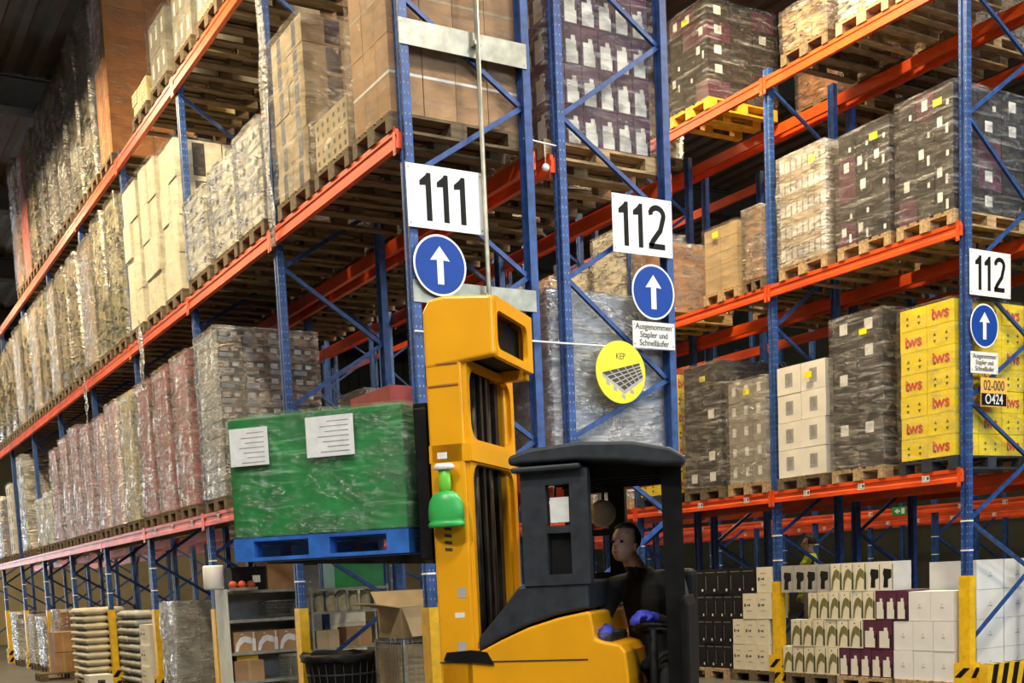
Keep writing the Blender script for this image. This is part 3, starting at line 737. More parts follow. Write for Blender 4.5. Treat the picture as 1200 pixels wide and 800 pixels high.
# left rack, top level
for s in range(3): slot('A', 3, 1, s, 'greycarton', 1.3)
slot('A', 3, 2, 0, 'greycarton', .72); slot('A', 3, 2, 1, 'yellowred', .30)
slot('A', 3, 3, 0, 'browntall', 2.3); slot('A', 3, 3, 1, 'beigewrap', 2.3); slot('A', 3, 3, 2, 'beigewrap', 2.3)
for s in range(3): slot('A', 3, 4, s, 'mauve', 2.2+.05*s)
slot('A', 3, 5, 0, 'tan', 2.25); slot('A', 3, 5, 1, 'red', 2.25); slot('A', 3, 5, 2, 'brown', 2.3)
# left rack, middle level
slot('A', 2, 0, 0, 'strapped', 1.75, .07, .74, near=True); slot('A', 2, 0, 1, 'dotted', .42, .86, 1.56, near=True); slot('A', 2, 0, 2, 'navywhite', 1.42, 1.72, 2.48, near=True)
slot('A', 2, 1, 0, 'whitecarton', .95, 2.9, 3.6, near=True); slot('A', 2, 1, 1, 'whitecarton', .90, 3.72, 4.46, near=True); slot('A', 2, 1, 2, 'whitecarton', .85, 4.66, 5.42, near=True)
slot('A', 2, 2, 0, 'cream', 1.72, near=True); slot('A', 2, 2, 1, 'cream', 1.8, near=True); slot('A', 2, 2, 2, 'cream', 1.8, near=True)
for s, k in enumerate(('olive', 'olive', 'brownmix')): slot('A', 2, 3, s, k, 1.92-.04*s)
for s, k in enumerate(('kraft', 'kraft', 'brownmix')): slot('A', 2, 4, s, k, 1.86)
for s, k in enumerate(('kraft', 'brownmix', 'kraft')): slot('A', 2, 5, s, k, 1.88)
for s, k in enumerate(('brownmix', 'kraft', 'kraft')): slot('A', 2, 6, s, k, 1.85-.06*s)
for s in range(2): slot('A', 2, 7, s, 'olive', 1.7)
# left rack, lower level
slot('A', 1, 0, 0, 'redtop', .52, .36, 1.14, near=True); slot('A', 1, 0, 1, 'lowbrown', .34, 1.3, 2.05, near=True)
slot('A', 1, 1, 2, 'silver', 1.84, 4.62, 5.40, near=True)
for s in range(3): slot('A', 1, 2, s, 'redpack', 1.80-.02*s)
slot('A', 1, 3, 0, 'sandpack', 1.8); slot('A', 1, 3, 1, 'pinkpack', 1.78); slot('A', 1, 3, 2, 'pinkpack', 1.7)
for s in range(3): slot('A', 1, 4, s, 'pinkpack', (1.72, 1.8, 1.74)[s])
slot('A', 1, 5, 0, 'pinkpack', 1.65); slot('A', 1, 5, 1, 'whitelow', .95); slot('A', 1, 5, 2, 'whitelow', .9)
slot('A', 1, 6, 1, 'darkwhite', 1.95); slot('A', 1, 7, 0, 'whitedark', 1.55); slot('A', 1, 7, 2, 'bluepack', 1.4)
# rack behind 112
slot('B', 1, 0, 0, 'greywrap', 1.30, .08, .86, near=True, lx=1.2, pm='wood'); slot('B', 1, 0, 2, 'whitewrap', .8); slot('B', 1, 1, 0, 'tan', .75); slot('B', 1, 1, 1, 'whitewrap', 1.1)
slot('B', 1, 1, 2, 'darklabel', .9); slot('B', 1, 2, 0, 'whitecrate', 1.2); slot('B', 1, 2, 1, 'brownfilm', 1.0)
slot('B', 2, 0, 0, 'purplewine', 1.60, .08, .86, near=True, lx=1.06, pm='wood'); slot('B', 2, 0, 1, 'darklabel', 1.5); slot('B', 2, 0, 2, 'brownfilm', 1.2)
slot('B', 2, 1, 0, 'tan', 1.4); slot('B', 2, 1, 1, 'greycarton', 1.3); slot('B', 2, 1, 2, 'brown', 1.3); slot('B', 2, 2, 0, 'whitewrap', 1.4); slot('B', 2, 2, 1, 'kraft', 1.4)
# right rack
slot('C', 1, 0, 0, 'yellow', 1.62, .02, .72, near=True, pm='palblack'); slot('C', 1, 0, 1, 'blackwrap', 1.72, .96, 1.70, near=True, pm='wood'); slot('C', 1, 0, 2, 'whitecrate', 1.34, 1.82, 2.61, near=True, pm='woodold')
slot('C', 1, 1, 0, 'clearcarton', 1.30, 2.82, 3.50, near=True, pm='wood'); slot('C', 1, 1, 1, 'blackwrap', 1.64, 3.63, 4.38, near=True, pm='woodold'); slot('C', 1, 1, 2, 'yellow', 1.62, 4.6, 5.4, near=True, pm='palblack')
for s in range(3): slot('C', 1, 2, s, ('greywrap', 'tan', 'greywrap')[s], 1.4)
slot('C', 2, 0, 0, 'darklabel', 1.26, .02, .72, near=True, pm='wood'); slot('C', 2, 0, 1, 'darklabel', 1.20, .84, 1.56, near=True, pm='wood'); slot('C', 2, 0, 2, 'slats', 1.26, 1.76, 2.50, near=True, pm='wood')
slot('C', 2, 1, 0, 'brownfilm', .85, 2.82, 3.12); slot('C', 2, 1, 1, 'tanstack', .80, 3.26, 3.88, near=True, pm='wood'); slot('C', 2, 1, 2, 'brown', .9)
slot('C', 2, 2, 0, 'whitewrap', 1.35); slot('C', 2, 2, 1, 'whitewrap', 1.0); slot('C', 2, 2, 2, 'tan', 1.1); slot('C', 2, 3, 0, 'greycarton', 1.2); slot('C', 2, 3, 1, 'kraft', 1.2)
slot('C', 3, 0, 0, 'whitewrap', .9, .04, .70, near=True, pm='wood'); slot('C', 3, 0, 1, 'whitewrap', .8, .84, 1.54, near=True, pm='wood'); slot('C', 3, 0, 2, 'brownfilm', .46, 1.70, 2.40, near=True, pm='woodold')
slot('C', 3, 1, 1, 'darklabel', 1.2, 3.72, 4.46, near=True, pm='palyellow'); slot('C', 3, 2, 0, 'kraft', 1.0); slot('C', 3, 2, 1, 'brown', 1.0)
# rack behind the right rack
slot('D', 2, 0, 0, 'darklabel', 1.2); slot('D', 2, 0, 1, 'darklabel', 1.3); slot('D', 2, 0, 2, 'brown', 1.1); slot('D', 2, 1, 0, 'brownfilm', .8); slot('D', 2, 1, 1, 'whitewrap', .7)
slot('D', 1, 0, 0, 'darklabel', 1.3); slot('D', 1, 0, 2, 'greycarton', .8); slot('D', 1, 1, 1, 'brown', .9); slot('D', 3, 0, 1, 'brownfilm', .8); slot('D', 3, 0, 2, 'whitewrap', .6); slot('D', 3, 1, 0, 'brown', .7)
# ------------------------------------------------------------------ reach truck (local +x forward, +y left, z up; y = 0 is the near side)
TH = math.radians(40)
TRUCK = Vector((-.46, -2.97, 0)); TROT = math.pi/2+TH
def truck():
    T = empty('reach_truck', 'orange-yellow reach truck with tall mast and dark cab driving past the racks', 'forklift', TRUCK, (0, 0, TROT))
    # mast
    for y0, y1 in ((-.13, 0), (-.86, -.76)):
        g = G().prism([(.78, y0), (1.0, y0), (1.0, y1), (.78, y1)], 'z', .12, 2.86)
        r = bevel(g.build('mast_rail', 'truckyellow', T), .018, 3)
    for y0, y1 in ((-.20, -.14), (-.74, -.68)):
        G().box(.82, .96, y0, y1, .15, 2.9).build('inner_mast_rail', 'steel', T)
    # rear face of the mast: a frame with two rounded openings
    def window_frame(name, s, y0, y1, z0, z1, wins, m, th=.04):
        """plate across the mast (faces -x) with rounded holes; wins = list of (ya, yb, za, zb, radius)"""
        o = []
        zs = sorted({z0, z1, *[w[2] for w in wins], *[w[3] for w in wins]})
        for za, zb in zip(zs, zs[1:]):
            w = [q for q in wins if q[2] <= za and q[3] >= zb]
            if not w: o.append([(y0, za), (y1, za), (y1, zb), (y0, zb)])
            else:
                q = w[0]; o.append([(y0, za), (q[0], za), (q[0], zb), (y0, zb)]); o.append([(q[1], za), (y1, za), (y1, zb), (q[1], zb)])
        g = G()
        for p in o: g.prism(p, 'x', s, s+th)
        for q in wins:
            r = q[4]
            for cy, cz, dy, dz in ((q[0], q[2], 1, 1), (q[1], q[2], -1, 1), (q[0], q[3], 1, -1), (q[1], q[3], -1, -1)):
                pts = [(cy, cz), (cy+dy*r, cz)] + [(cy+dy*r-dy*r*math.sin(t), cz+dz*r-dz*r*math.cos(t)) for t in (.25, .52, .79, 1.05, 1.32)] + [(cy, cz+dz*r)]
                g.prism(pts, 'x', s, s+th)
        return g.build(name, m, T)
    window_frame('mast_frame', .755, -.86, -.02, 1.02, 2.74, [(-.80, -.06, 1.10, 2.16, .10), (-.80, -.06, 2.30, 2.70, .10)], 'truckyellow')
    # cover on top of the mast
    g = G().prism([(.575, 2.74), (1.0, 2.70), (1.0, 3.02), (.96, 3.085), (.86, 3.10), (.575, 3.07)], 'y', -.06, .005)
    bevel(g.build('mast_cover_side', 'truckyellow', T), .02, 3)
    G().prism([(.575, 3.05), (1.0, 3.0), (.96, 3.085), (.86, 3.10), (.575, 3.075)], 'y', -.70, -.06).build('mast_cover_top', 'truckyellow', T)
    window_frame('mast_cover_back', .57, -.72, -.05, 2.74, 3.075, [(-.62, -.06, 2.785, 3.0, .05)], 'truckyellow', .03)
    G().box(.64, .98, -.66, -.07, 2.76, 2.99).build('cover_inside', 'black', T)
    G().box(.60, .99, -.72, -.66, 2.70, 3.05).build('mast_cover_end', 'truckyellow', T)
    G().box(.86, .95, -.66, -.22, 1.0, 2.74).build('mast_dark_fill', 'black', T)  # black block filling the mast openings
    for y in (-.30, -.56): G().tube([(.84, y, .3), (.84, y, 2.72)], .03, 10).build('lift_cylinder', 'steel', T)
    for y in (-.38, -.48): G().box(.80, .815, y-.02, y+.02, .4, 2.72).build('lift_chain', 'steel', T)
    G().box(.74, 1.0, -.86, 0, 2.17, 2.27).build('mast_tie', 'truckyellow', T)
    # lettering-like dark dashes and stickers on the near rail
    for z in (1.66, 1.70, 1.74, 1.78): G().prism([(.885, z), (.93, z+.006), (.93, z+.024), (.885, z+.018)], 'y', .0, .0015).build('rail_marking', 'darkprint', T)
    for s, z, w, h, m in ((.84, 1.42, .025, .03, 'greyprint'), (.86, 1.29, .03, .015, 'paper'), (.855, 1.105, .025, .03, 'greyprint'), (.92, 2.21, .03, .018, 'paper')):
        G().box(s-w, s+w, 0, .0015, z-h, z+h).build('sticker', m, T)
    for s0, s1, z in ((.80, .99, 2.60), (.80, .93, 2.72)): G().box(s0, s1, .004, .007, z, z+.008).build('cover_seam', 'brown2', T)
    # green bell-shaped fitting on the rail
    b = G().lathe([(.108, 0), (.114, .012), (.108, .028), (.100, .033), (.110, .045), (.108, .10), (.100, .145), (.080, .18), (.055, .197), (.036, .203)], 20).build('green_bell', 'lightgreen', T, (.895, .045, 1.80)); b.scale = (1, .5, 1)
    G().lathe([(.036, .19), (.037, .24), (.036, .33)], 14).build('neck', 'limegreen', b); G().lathe([(.06, .325), (.065, .34), (.05, .36)], 14).build('cap', 'paper', b)
    # carriage and forks
    for y0, y1 in ((-.84, -.78), (-.22, -.14)): G().box(1.02, 1.10, y0, y1, 1.62, 2.52).build('carriage_post', 'black', T)
    for z in (1.64, 2.05, 2.42): G().box(1.04, 1.12, -.86, -.08, z, z+.11).build('carriage_bar', 'black', T)
    bevel(G().box(1.03, 1.11, -.90, -.05, 1.62, 2.50).build('carriage_fill', 'black', T), .01)  # solid black panel filling the gap between load and mast
    for y0, y1 in ((-.74, -.62), (-.36, -.24)):
        G().prism([(1.10, 1.60), (2.25, 1.655), (2.25, 1.665), (1.16, 1.66), (1.15, 2.15), (1.10, 2.15)], 'y', y0, y1).build('fork', 'steel', T)
    # straddle legs and wheels
    for y0, y1 in ((-.20, -.04), (-.98, -.82)):
        bevel(G().box(.7, 2.1, y0, y1, .07, .28).build('reach_leg', 'truckyellow', T), .02)
        G().tube([(1.95, y0+.02, .14), (1.95, y1-.02, .14)], .14, 20).build('load_wheel', 'black', T)
    # body
    hood = [(1.0, .18), (1.0, 1.02), (.98, 1.045), (.76, 1.07), (.62, 1.135), (.45, 1.205), (.27, 1.255), (.10, 1.285), (.075, 1.275), (.055, 1.13), (.02, 1.115), (-.085, 1.095), (-.115, 1.05), (-.13, .9), (-.14, .18)]
    bevel(G().prism(hood[::-1], 'y', -1.02, .0).build('hood', 'truckyellow', T), .025, 3)
    G().box(.10, 1.0, .0005, .003, 1.012, 1.02).build('hood_seam', 'darkprint', T)
    G().prism([(.66, .998), (.97, 1.03), (.95, 1.075), (.80, 1.085), (.70, 1.07)], 'y', -.10, .012).build('hood_latch', 'black', T)
    band = [(.78, 1.065), (.62, 1.15), (.45, 1.222), (.27, 1.272), (.09, 1.302), (.09, 1.46), (.30, 1.46), (.50, 1.44), (.62, 1.30), (.78, 1.13)]
    bevel(G().prism(band, 'y', -.95, -.02).build('cab_sill', 'truckgrey', T), .015)
    # overhead guard
    for y in (-.04, -.94):
        g = G(); y0, y1 = y-.04, y+.03
        g.box(.07, .175, y0, y1, 1.44, 2.08).box(.315, .46, y0, y1, 1.44, 2.08).box(.175, .315, y0, y1, 1.44, 1.50).box(.175, .315, y0, y1, 1.73, 1.77).box(.175, .315, y0, y1, 2.0, 2.08)
        g.build('guard_frame', 'truckgrey', T)
    G().box(.19, .30, -.05, -.045, 1.79, 1.93).build('window_paper', 'paper', T)
    G().box(.18, .31, -.052, -.046, 1.50, 1.73).build('dark_pane', 'black', T)
    roof = [(.52, 2.17), (.40, 2.205), (.10, 2.222), (-.20, 2.20), (-.40, 2.15), (-.48, 2.10), (-.48, 2.05), (-.36, 2.06), (-.10, 2.10), (.10, 2.12), (.40, 2.125), (.52, 2.12)]
    bevel(G().prism(roof, 'y', -.98, .02).build('guard_roof', 'truckgrey', T), .02, 3)
    bevel(G().box(.10, .50, -.9, .035, 2.075, 2.105).build('roof_lip', 'truckgrey', T), .01)
    for i in range(5): G().box(-.35, .4, -.86+i*.17, -.83+i*.17, 2.02, 2.09).build('roof_bar', 'black', T)
    G().prism([(-.47, .2), (-.36, .2), (-.34, 2.06), (-.46, 2.06)], 'y', -.98, -.10).build('rear_bulkhead', 'black', T)
    G().prism([(-.47, .16), (-.13, .16), (-.13, .42), (-.47, .42)], 'y', -1.0, .0).build('step_floor', 'black', T)
    bevel(G().prism([(-.47, .4), (-.43, .4), (-.42, 1.32), (-.45, 1.36), (-.47, 1.3)], 'y', -.30, .0).build('entry_guard', 'black', T), .012)
    # seat and controls
    bevel(G().box(-.38, .05, -.86, -.36, .72, .84).build('seat_cushion', 'black', T), .04, 3)
    bevel(G().box(-.37, .04, -.96, -.84, .84, 1.5).build('seat_back', 'black', T), .04, 3)
    bevel(G().box(-.02, .08, -.5, -.06, .9, 1.16).build('control_console', 'truckgrey', T), .02)
    w = G()
    n = 20
    for i in range(n):
        a, b2 = 2*math.pi*i/n, 2*math.pi*(i+1)/n
        w.tube([(.11*math.cos(a), .11*math.sin(a), 0), (.11*math.cos(b2), .11*math.sin(b2), 0)], .013, 6, cap=False)
    w.box(-.11, .11, -.012, .012, -.01, .01)
    w.build('steering_wheel', 'black', T, (-.24, -.17, 1.17), (.25, 0, 0)); G().tube([(-.24, -.15, .5), (-.24, -.17, 1.17)], .025, 8).build('steering_column', 'black', T)
    for s, y, z, r in ((.17, -.75, 1.86, .085), (.52, -.9, 1.90, .075)):
        m = G().lathe([(r*.97, 0), (r, .012), (r*.9, .03), (r*.6, .05), (.01, .058)], 18).build('round_lamp', 'white', T, (s, y, z), (-math.pi/2, 0, 0))
        G().tube([(s, y-.01, z+.07), (s, y-.02, 2.08)], .01, 6).build('lamp_arm', 'truckgrey', T)
    for y in (-.15, -.85): G().tube([(-.30, y-.06, .17), (-.30, y+.06, .17)], .17, 20).build('drive_wheel', 'black', T)
    # the cab's rear is rounded in plan: its far corner is cut back
    for o in T.children:
        if o.name.split('.')[0] in ('guard_roof', 'rear_bulkhead', 'step_floor', 'roof_bar'):
            for v in o.data.vertices:
                if v.co.x < 0: v.co.x += .24*(-v.co.y)*(-v.co.x/.47)
    return T
TR = truck()
TM = Matrix.Translation(TRUCK) @ Matrix.Rotation(TROT, 4, 'Z')
def tw(s, y, z): return TM @ Vector((s, y, z))

# the green load on the forks, on its blue pallet
def fork_load():
    yc = -.50; sc = 1.80
    p = pallet(*tw(sc, yc, 1.672)[:2], 1.672, 'blue painted wooden pallet lifted on the reach truck forks', 'palblue', True, rot=TROT, group=None)
    o = tw(sc, yc, 1.818)
    L = empty('wrapped_load', 'large green film-wrapped box with two white papers on the truck forks', 'pallet load', o, (0, 0, TROT))
    bevel(G().box(-.595, .595, -.395, .395, 0, .735).build('green_box', 'green', L), .012, 2)
    f = film(L, 'filmgreen', 1.20, .80, .735)
    for x, z, w, h in ((.43, .555, .135, .115), (-.13, .575, .16, .12)):
        s = G().box(x-w, x+w, .424, .427, z-h, z+h).build('paper_sheet', 'paper', L)
        g = G()
        for i in range(7): g.box(x-w*.8, x+w*(.1+.1*((i*3) % 5)), .4272, .4276, z+h*.7-i*.03, z+h*.7-i*.03+.006)
        g.build('print_line', 'printgrey', s)['kind'] = 'stuff'
fork_load()

# ------------------------------------------------------------------ people
def rot_to(d, pitch=0):
    a = math.atan2(d[1], d[0])-math.pi/2
    return Matrix.Rotation(a, 4, 'Z') @ Matrix.Rotation(-pitch, 4, 'X')
def hand_chains(wrist, d, up, curl=.5, s=1):
    """palm + five curled fingers; d = pointing direction, up = back of the hand"""
    d = Vector(d).normalized(); up = Vector(up); up = (up-d*up.dot(d)).normalized(); side = d.cross(up)
    wv = Vector(wrist); ch = [([wv, wv+d*.045, wv+d*.085], [.026, .036, .034])]
    ch += [([wv+d*.03+side*k*.012, wv+d*.085+side*k*.026], [.022, .019]) for k in (-1, 1)]
    for k, ln in ((-1.5, .062), (-.5, .074), (.5, .078), (1.5, .070)):
        a = wv+d*.085+side*k*.020; b = a+d*ln*.45-up*.012*curl; c = b+d*ln*.22-up*.030*curl; e = c-d*.010*curl-up*ln*.42*curl+d*ln*.25*(1-curl)
        ch.append(([a, b, c, e], [.0115, .0105, .0098, .0085]))
    a = wv+d*.03+side*.030*s; b = a+d*.028+side*.028*s-up*.012; c = b+d*.030+side*.004*s-up*.016
    ch.append(([a, b, c], [.014, .0125, .0105]))
    return ch
def person(name, label, chains, head, hdir, pitch, loc, rotz, voxel, paint, tilt=0):
    """one continuous voxel-merged body; paint(world-local point, headspace) -> material slot"""
    g = G(); MH = Matrix.Translation(Vector(head)) @ rot_to(hdir, pitch)
    for pts, rs in chains:
        g.tube(pts, rs, 12)
        for p, r in zip(pts, rs): g.ball(p, r, 12)
    def hb(c, r, n=14):
        s = G().ball((0, 0, 0), r, n); base = len(g.v)
        g.v += [tuple(MH @ (Vector(v)+Vector(c))) for v in s.v]
        for f in s.f: g.face(tuple(base+i for i in f), 0, True)
    hb((0, -.012, .03), (.076, .094, .092)); hb((0, .018, -.035), (.060, .074, .072)); hb((0, .045, -.080), (.034, .034, .028))   # skull, face, chin
    hb((0, .088, -.012), (.012, .022, .026)); hb((0, .102, -.026), (.015, .014, .012)); hb((0, .078, .018), (.05, .016, .010))     # nose, brow
    hb((0, .082, -.060), (.024, .012, .008)); hb((.074, -.01, -.01), (.010, .022, .032), 10); hb((-.074, -.01, -.01), (.010, .022, .032), 10)
    o = g.build(name, ['cloth', 'skin', 'glove', 'hair', 'hivis', 'navy'], None)
    rm = o.modifiers.new('remesh', 'REMESH'); rm.mode = 'VOXEL'; rm.voxel_size = voxel; rm.use_smooth_shade = True
    sm = o.modifiers.new('smooth', 'SMOOTH'); sm.iterations = 3; sm.factor = .5
    bpy.context.view_layer.update()
    me = bpy.data.meshes.new_from_object(o.evaluated_get(bpy.context.evaluated_depsgraph_get()))
    old = o.data; o.data = me; o.modifiers.clear(); bpy.data.meshes.remove(old)
    inv = MH.inverted()
    for p in me.polygons:
        p.use_smooth = True; p.material_index = paint(p.center, inv @ p.center)
    o.location = loc; o.rotation_euler = (0, 0, rotz)
    tag(o, label, 'person')
    for sx in (-1, 1):
        e = G().ball((0, 0, 0), (.012, .008, .0075), 10); e.v = [tuple(MH @ (Vector(v)+Vector((sx*.030, .083, .0)))) for v in e.v]; e.build('eye', 'eye', o)
    m = G().ball((0, 0, 0), (.021, .006, .004), 10); m.v = [tuple(MH @ (Vector(v)+Vector((0, .092, -.061)))) for v in m.v]; m.build('lips', 'lip', o)
    return o, MH
def hair_cap(o, MH):
    g = G().ball((0, 0, 0), 1, 20)
    keep = []
    vs = []
    for v in g.v:
        p = Vector((v[0]*.085, v[1]*.103-.016, v[2]*.103+.036)); vs.append(tuple(MH @ (p+Vector((random.uniform(-.003, .003), random.uniform(-.003, .003), random.uniform(-.002, .004))))))
    loc = g.v[:]; g.v = vs
    f2 = [f for f in g.f if all(loc[i][2] > -.45 and not (loc[i][1] > .45 and loc[i][2] < .38) for i in f)]
    g.f = f2; g.m = [0]*len(f2); g.s = [True]*len(f2)
    h = g.build('hair', 'hair', o); sd = h.modifiers.new('solid', 'SOLIDIFY'); sd.thickness = .006
def driver():
    ch = [([(-.16, -.66, .90), (-.15, -.65, 1.02), (-.14, -.63, 1.18), (-.13, -.61, 1.33), (-.11, -.59, 1.43)], [.165, .150, .150, .165, .10]),
          ([(-.11, -.58, 1.43), (-.08, -.55, 1.50), (-.05, -.52, 1.56)], [.075, .058, .055]),
          ([(-.29, -.59, 1.40), (-.11, -.59, 1.43), (.07, -.57, 1.40)], [.075, .08, .075]),
          ([(-.29, -.59, 1.40), (-.37, -.48, 1.20), (-.36, -.43, 1.14), (-.27, -.28, 1.20), (-.225, -.215, 1.235)], [.072, .056, .052, .043, .032]),
          ([(.07, -.57, 1.40), (.13, -.45, 1.22), (.12, -.40, 1.16), (.06, -.27, 1.16), (.03, -.20, 1.17)], [.072, .056, .052, .043, .032]),
          ([(-.25, -.64, .92), (-.30, -.34, .93), (-.30, -.24, .90)], [.10, .082, .066]), ([(-.30, -.24, .90), (-.30, -.20, .68), (-.31, -.20, .50)], [.064, .058, .042]),
          ([(-.31, -.22, .47), (-.31, -.10, .455)], [.042, .034]),
          ([(-.06, -.64, .92), (-.05, -.34, .93), (-.05, -.24, .90)], [.10, .082, .066]), ([(-.05, -.24, .90), (-.07, -.20, .68), (-.18, -.20, .50)], [.064, .058, .042]),
          ([(-.18, -.22, .47), (-.19, -.10, .455)], [.042, .034])]
    ch += hand_chains((-.225, -.215, 1.235), (.55, .75, .12), (0, -.1, 1), .75, -1)
    ch += hand_chains((.03, -.20, 1.17), (-.1, 1, -.05), (0, .05, 1), .6, 1)
    def paint(p, q):
        if q.z > -.125 and abs(q.x) < .10 and -.12 < q.y < .14 and p.z > 1.5: return 1
        if (p-Vector((-.17, -.14, 1.245))).length < .125 and p.y > -.235: return 2
        if (p-Vector((.025, -.12, 1.165))).length < .12 and p.y > -.215: return 2
        return 0
    o, MH = person('person', 'driver in black jacket and blue gloves sitting in the reach truck cab', ch, (-.02, -.48, 1.655), (.30, .95), -.22, TRUCK, TROT, .008, paint)
    hair_cap(o, MH)
driver()
def worker():
    ch = [([(0, 0, .95), (0, 0, 1.1), (0, .01, 1.3), (0, 0, 1.45)], [.15, .145, .17, .10]), ([(0, 0, 1.45), (0, .01, 1.56)], [.07, .055]),
          ([(-.19, 0, 1.42), (0, 0, 1.46), (.19, 0, 1.42)], [.075, .08, .075])]
    for s in (-1, 1):
        ch += [([(s*.19, 0, 1.42), (s*.25, .02, 1.15), (s*.24, .12, .92)], [.07, .05, .036]), ([(s*.10, 0, .95), (s*.11, .02, .52), (s*.11, -.02, .08)], [.10, .07, .045]), ([(s*.11, -.04, .05), (s*.12, .16, .04)], [.045, .035])]
        ch += hand_chains((s*.24, .12, .92), (0, .3, -1), (s, 0, 0), .4, 1)
    def paint(p, q):
        if q.z > -.125 and abs(q.x) < .10 and -.12 < q.y < .14 and p.z > 1.5: return 1
        if .85 < p.z < 1.52 and abs(p.x) < .26: return 4
        if p.z < .9 and abs(p.x) > .2: return 1
        return 5 if p.z > .1 else 0
    o, MH = person('person', 'worker in hi-vis yellow vest far behind the wine cartons', ch, (0, .03, 1.66), (0, 1), -.1, (10.2, 5.85, 0), .9, .012, paint); o.scale = (1.1, 1.1, 1.1)
    hair_cap(o, MH)
worker()
# ------------------------------------------------------------------ cartons standing on the floor level of the right rack
XF = 6.36
def carton_row(n, y_right, y_left, z, h, mats, fd, look, grp, row, depth=.30, x=XF, ed='none', name='wine_carton'):
    w = (y_left-y_right)/n
    for i in range(n):
        dx = random.uniform(0, .015)
        k = n-1-i   # counted from the left in the picture
        tag(obj(name, carton_mesh(depth, w-.006, h-.004, mats, fd, ed), None, (x+depth/2+dx, y_right+(i+.5)*w, z)),
            f'{look}, {row}, {ORD[k]} from the left' if n > 1 else f'{look}, {row}', 'carton', grp)
ZB = .146; HB = .335
ROWN = ['bottom row', 'second row up', 'third row up', 'top row']
WB = ['creamcard', 'greenprint', 'oliveprint']; WP = ['purple', 'whitecard', 'blackcard']; WW = ['creamcard', 'greyprint', 'darkprint']; WK = ['blackcard', 'paper', 'printgrey']; WG = ['whitecard', 'blackcard', 'oliveprint']
# (row, count, right y, left y)
for r, n, a, b in ((0, 5, 1.69, 2.62), (1, 6, 1.32, 2.47), (2, 6, 1.13, 2.17), (3, 3, 1.25, 1.80)):
    carton_row(n, a, b, ZB+HB*r, HB, WB, 'bottle', 'cream wine carton printed with a green bottle', 'bottle-print wine cartons', ROWN[r])
carton_row(2, .86, 1.25, ZB+HB*3, HB, WG, 'bottle2', 'white wine carton with dark bottle silhouette', 'dark-silhouette wine cartons', 'top row right')
carton_row(4, 1.82, 2.62, ZB+HB*3, HB, ['greyprint', 'blackcard', 'printgrey'], 'bottle2', 'grey-white carton with black silhouette', 'grey silhouette cartons', 'top row left')
for r, n, a, b in ((0, 5, .88, 1.685), (1, 2, .88, 1.31), (2, 3, .67, 1.125)):
    carton_row(n, a, b, ZB+HB*r, HB, WP, 'purple', 'aubergine wine carton with white panel on the floor', 'aubergine floor cartons', ROWN[r])
for r, n, a, b in ((0, 3, 2.86, 3.55), (1, 3, 2.86, 3.54), (2, 2, 2.82, 3.33), (3, 1, 2.81, 3.07)):
    carton_row(n, a, b, ZB+HB*r, HB, WW, 'wine', 'cream wine carton with tiny black print', 'plain cream wine cartons', ROWN[r])
for r, n, a, b in ((0, 5, 3.565, 4.45), (1, 5, 3.565, 4.46), (2, 6, 3.345, 4.46), (3, 5, 3.10, 4.34)):
    carton_row(n, a, b, ZB+HB*r, HB, WK, 'black', 'black wine carton with small white mark', 'black wine cartons', ROWN[r])
for r, n, a, b in ((0, 3, .06, .87), (1, 3, .06, .87), (2, 2, .06, .66)):
    carton_row(n, a, b, ZB+.33*r, .33, ['foam', 'greyprint', 'greyprint'], 'foam', 'plain white box beside the yellow post', 'white boxes by the right post', ROWN[r], depth=.36, name='foam_box', ed='none')
for i in range(2):
    for r in range(4):
        tag(obj('foam_box', carton_mesh(.46, .62, .322, ['foam', 'greyprint', 'greyprint'], 'none', 'foam'), None, (7.04+.475*i, .42, ZB+.326*r)),
            f'large white foam box behind the end braces, {ROWN[r]}, {("left", "right")[i]}', 'box', 'foam boxes behind the end braces')
# second, rear row of cartons that fills the pallets
for r, n, a, b in ((0, 6, .9, 2.72), (1, 6, .9, 2.72), (2, 6, .9, 2.72)):
    for i in range(n):
        w = (b-a)/n
        tag(obj('wine_carton', carton_mesh(.3, w-.006, HB-.004, ['whitecard', 'greyprint', 'darkprint'], 'none', 'none'), None, (7.0, a+(i+.5)*w, ZB+HB*r)), f'plain white carton in the row behind the wine cartons, {ROWN[r]}, {ORD[n-1-i]}', 'carton', 'hidden white cartons')
for y0, m, nm in ((.44, 'wood', 'foam boxes'), (1.30, 'wood', 'aubergine cartons'), (2.15, 'woodold', 'bottle-print cartons'), (3.15, 'woodold', 'plain cream cartons'), (4.02, 'wood', 'black wine cartons')):
    pallet(XF+.58, y0, 0, f'wooden pallet on the floor under the {nm}', m, True, group='floor pallets under the right rack')

# ------------------------------------------------------------------ floor level of the left rack
def floor_load(kind, xc, yc, ly, h, label, lx=1.16, near=False, pm='woodold', pl=None):
    pallet(xc, yc, 0, pl or ('pallet under ' + label), pm, near, w=min(.8, max(ly, .6)), group='floor pallets under the left rack')
    return load(kind, xc, yc, .146, ly, h, label, lx=lx, near=near, group='floor loads under the left rack')
KIND['greyblock'] = (['greyblock', 'paper', 'darkprint'], 'none', 'greyblock', 4, 3, .25, 'filmbright', '', .006)
KIND['greybig'] = (['greyblock', 'paper', 'darkprint'], 'greyblock', 'greyblock', 2, 2, .4, None, '', .006)
floor_load('greyblock', .5, 7.40, .74, 1.24, 'grey wrapped block stack between yellow posts', near=True)
floor_load('greybig', 2.0, 7.35, .78, 1.66, 'tall grey carton block behind the grey wrapped stack', near=True)
floor_load('darkwhite', .5, 17.3, .78, 1.0, 'dark wrapped stack far left on the floor')
floor_load('whitewrap', .5, 18.6, .78, 1.05, 'white shiny wrapped stack far left on the floor')
floor_load('darkwhite', .5, 20.8, .78, 1.1, 'dark wrapped stack farthest left on the floor')
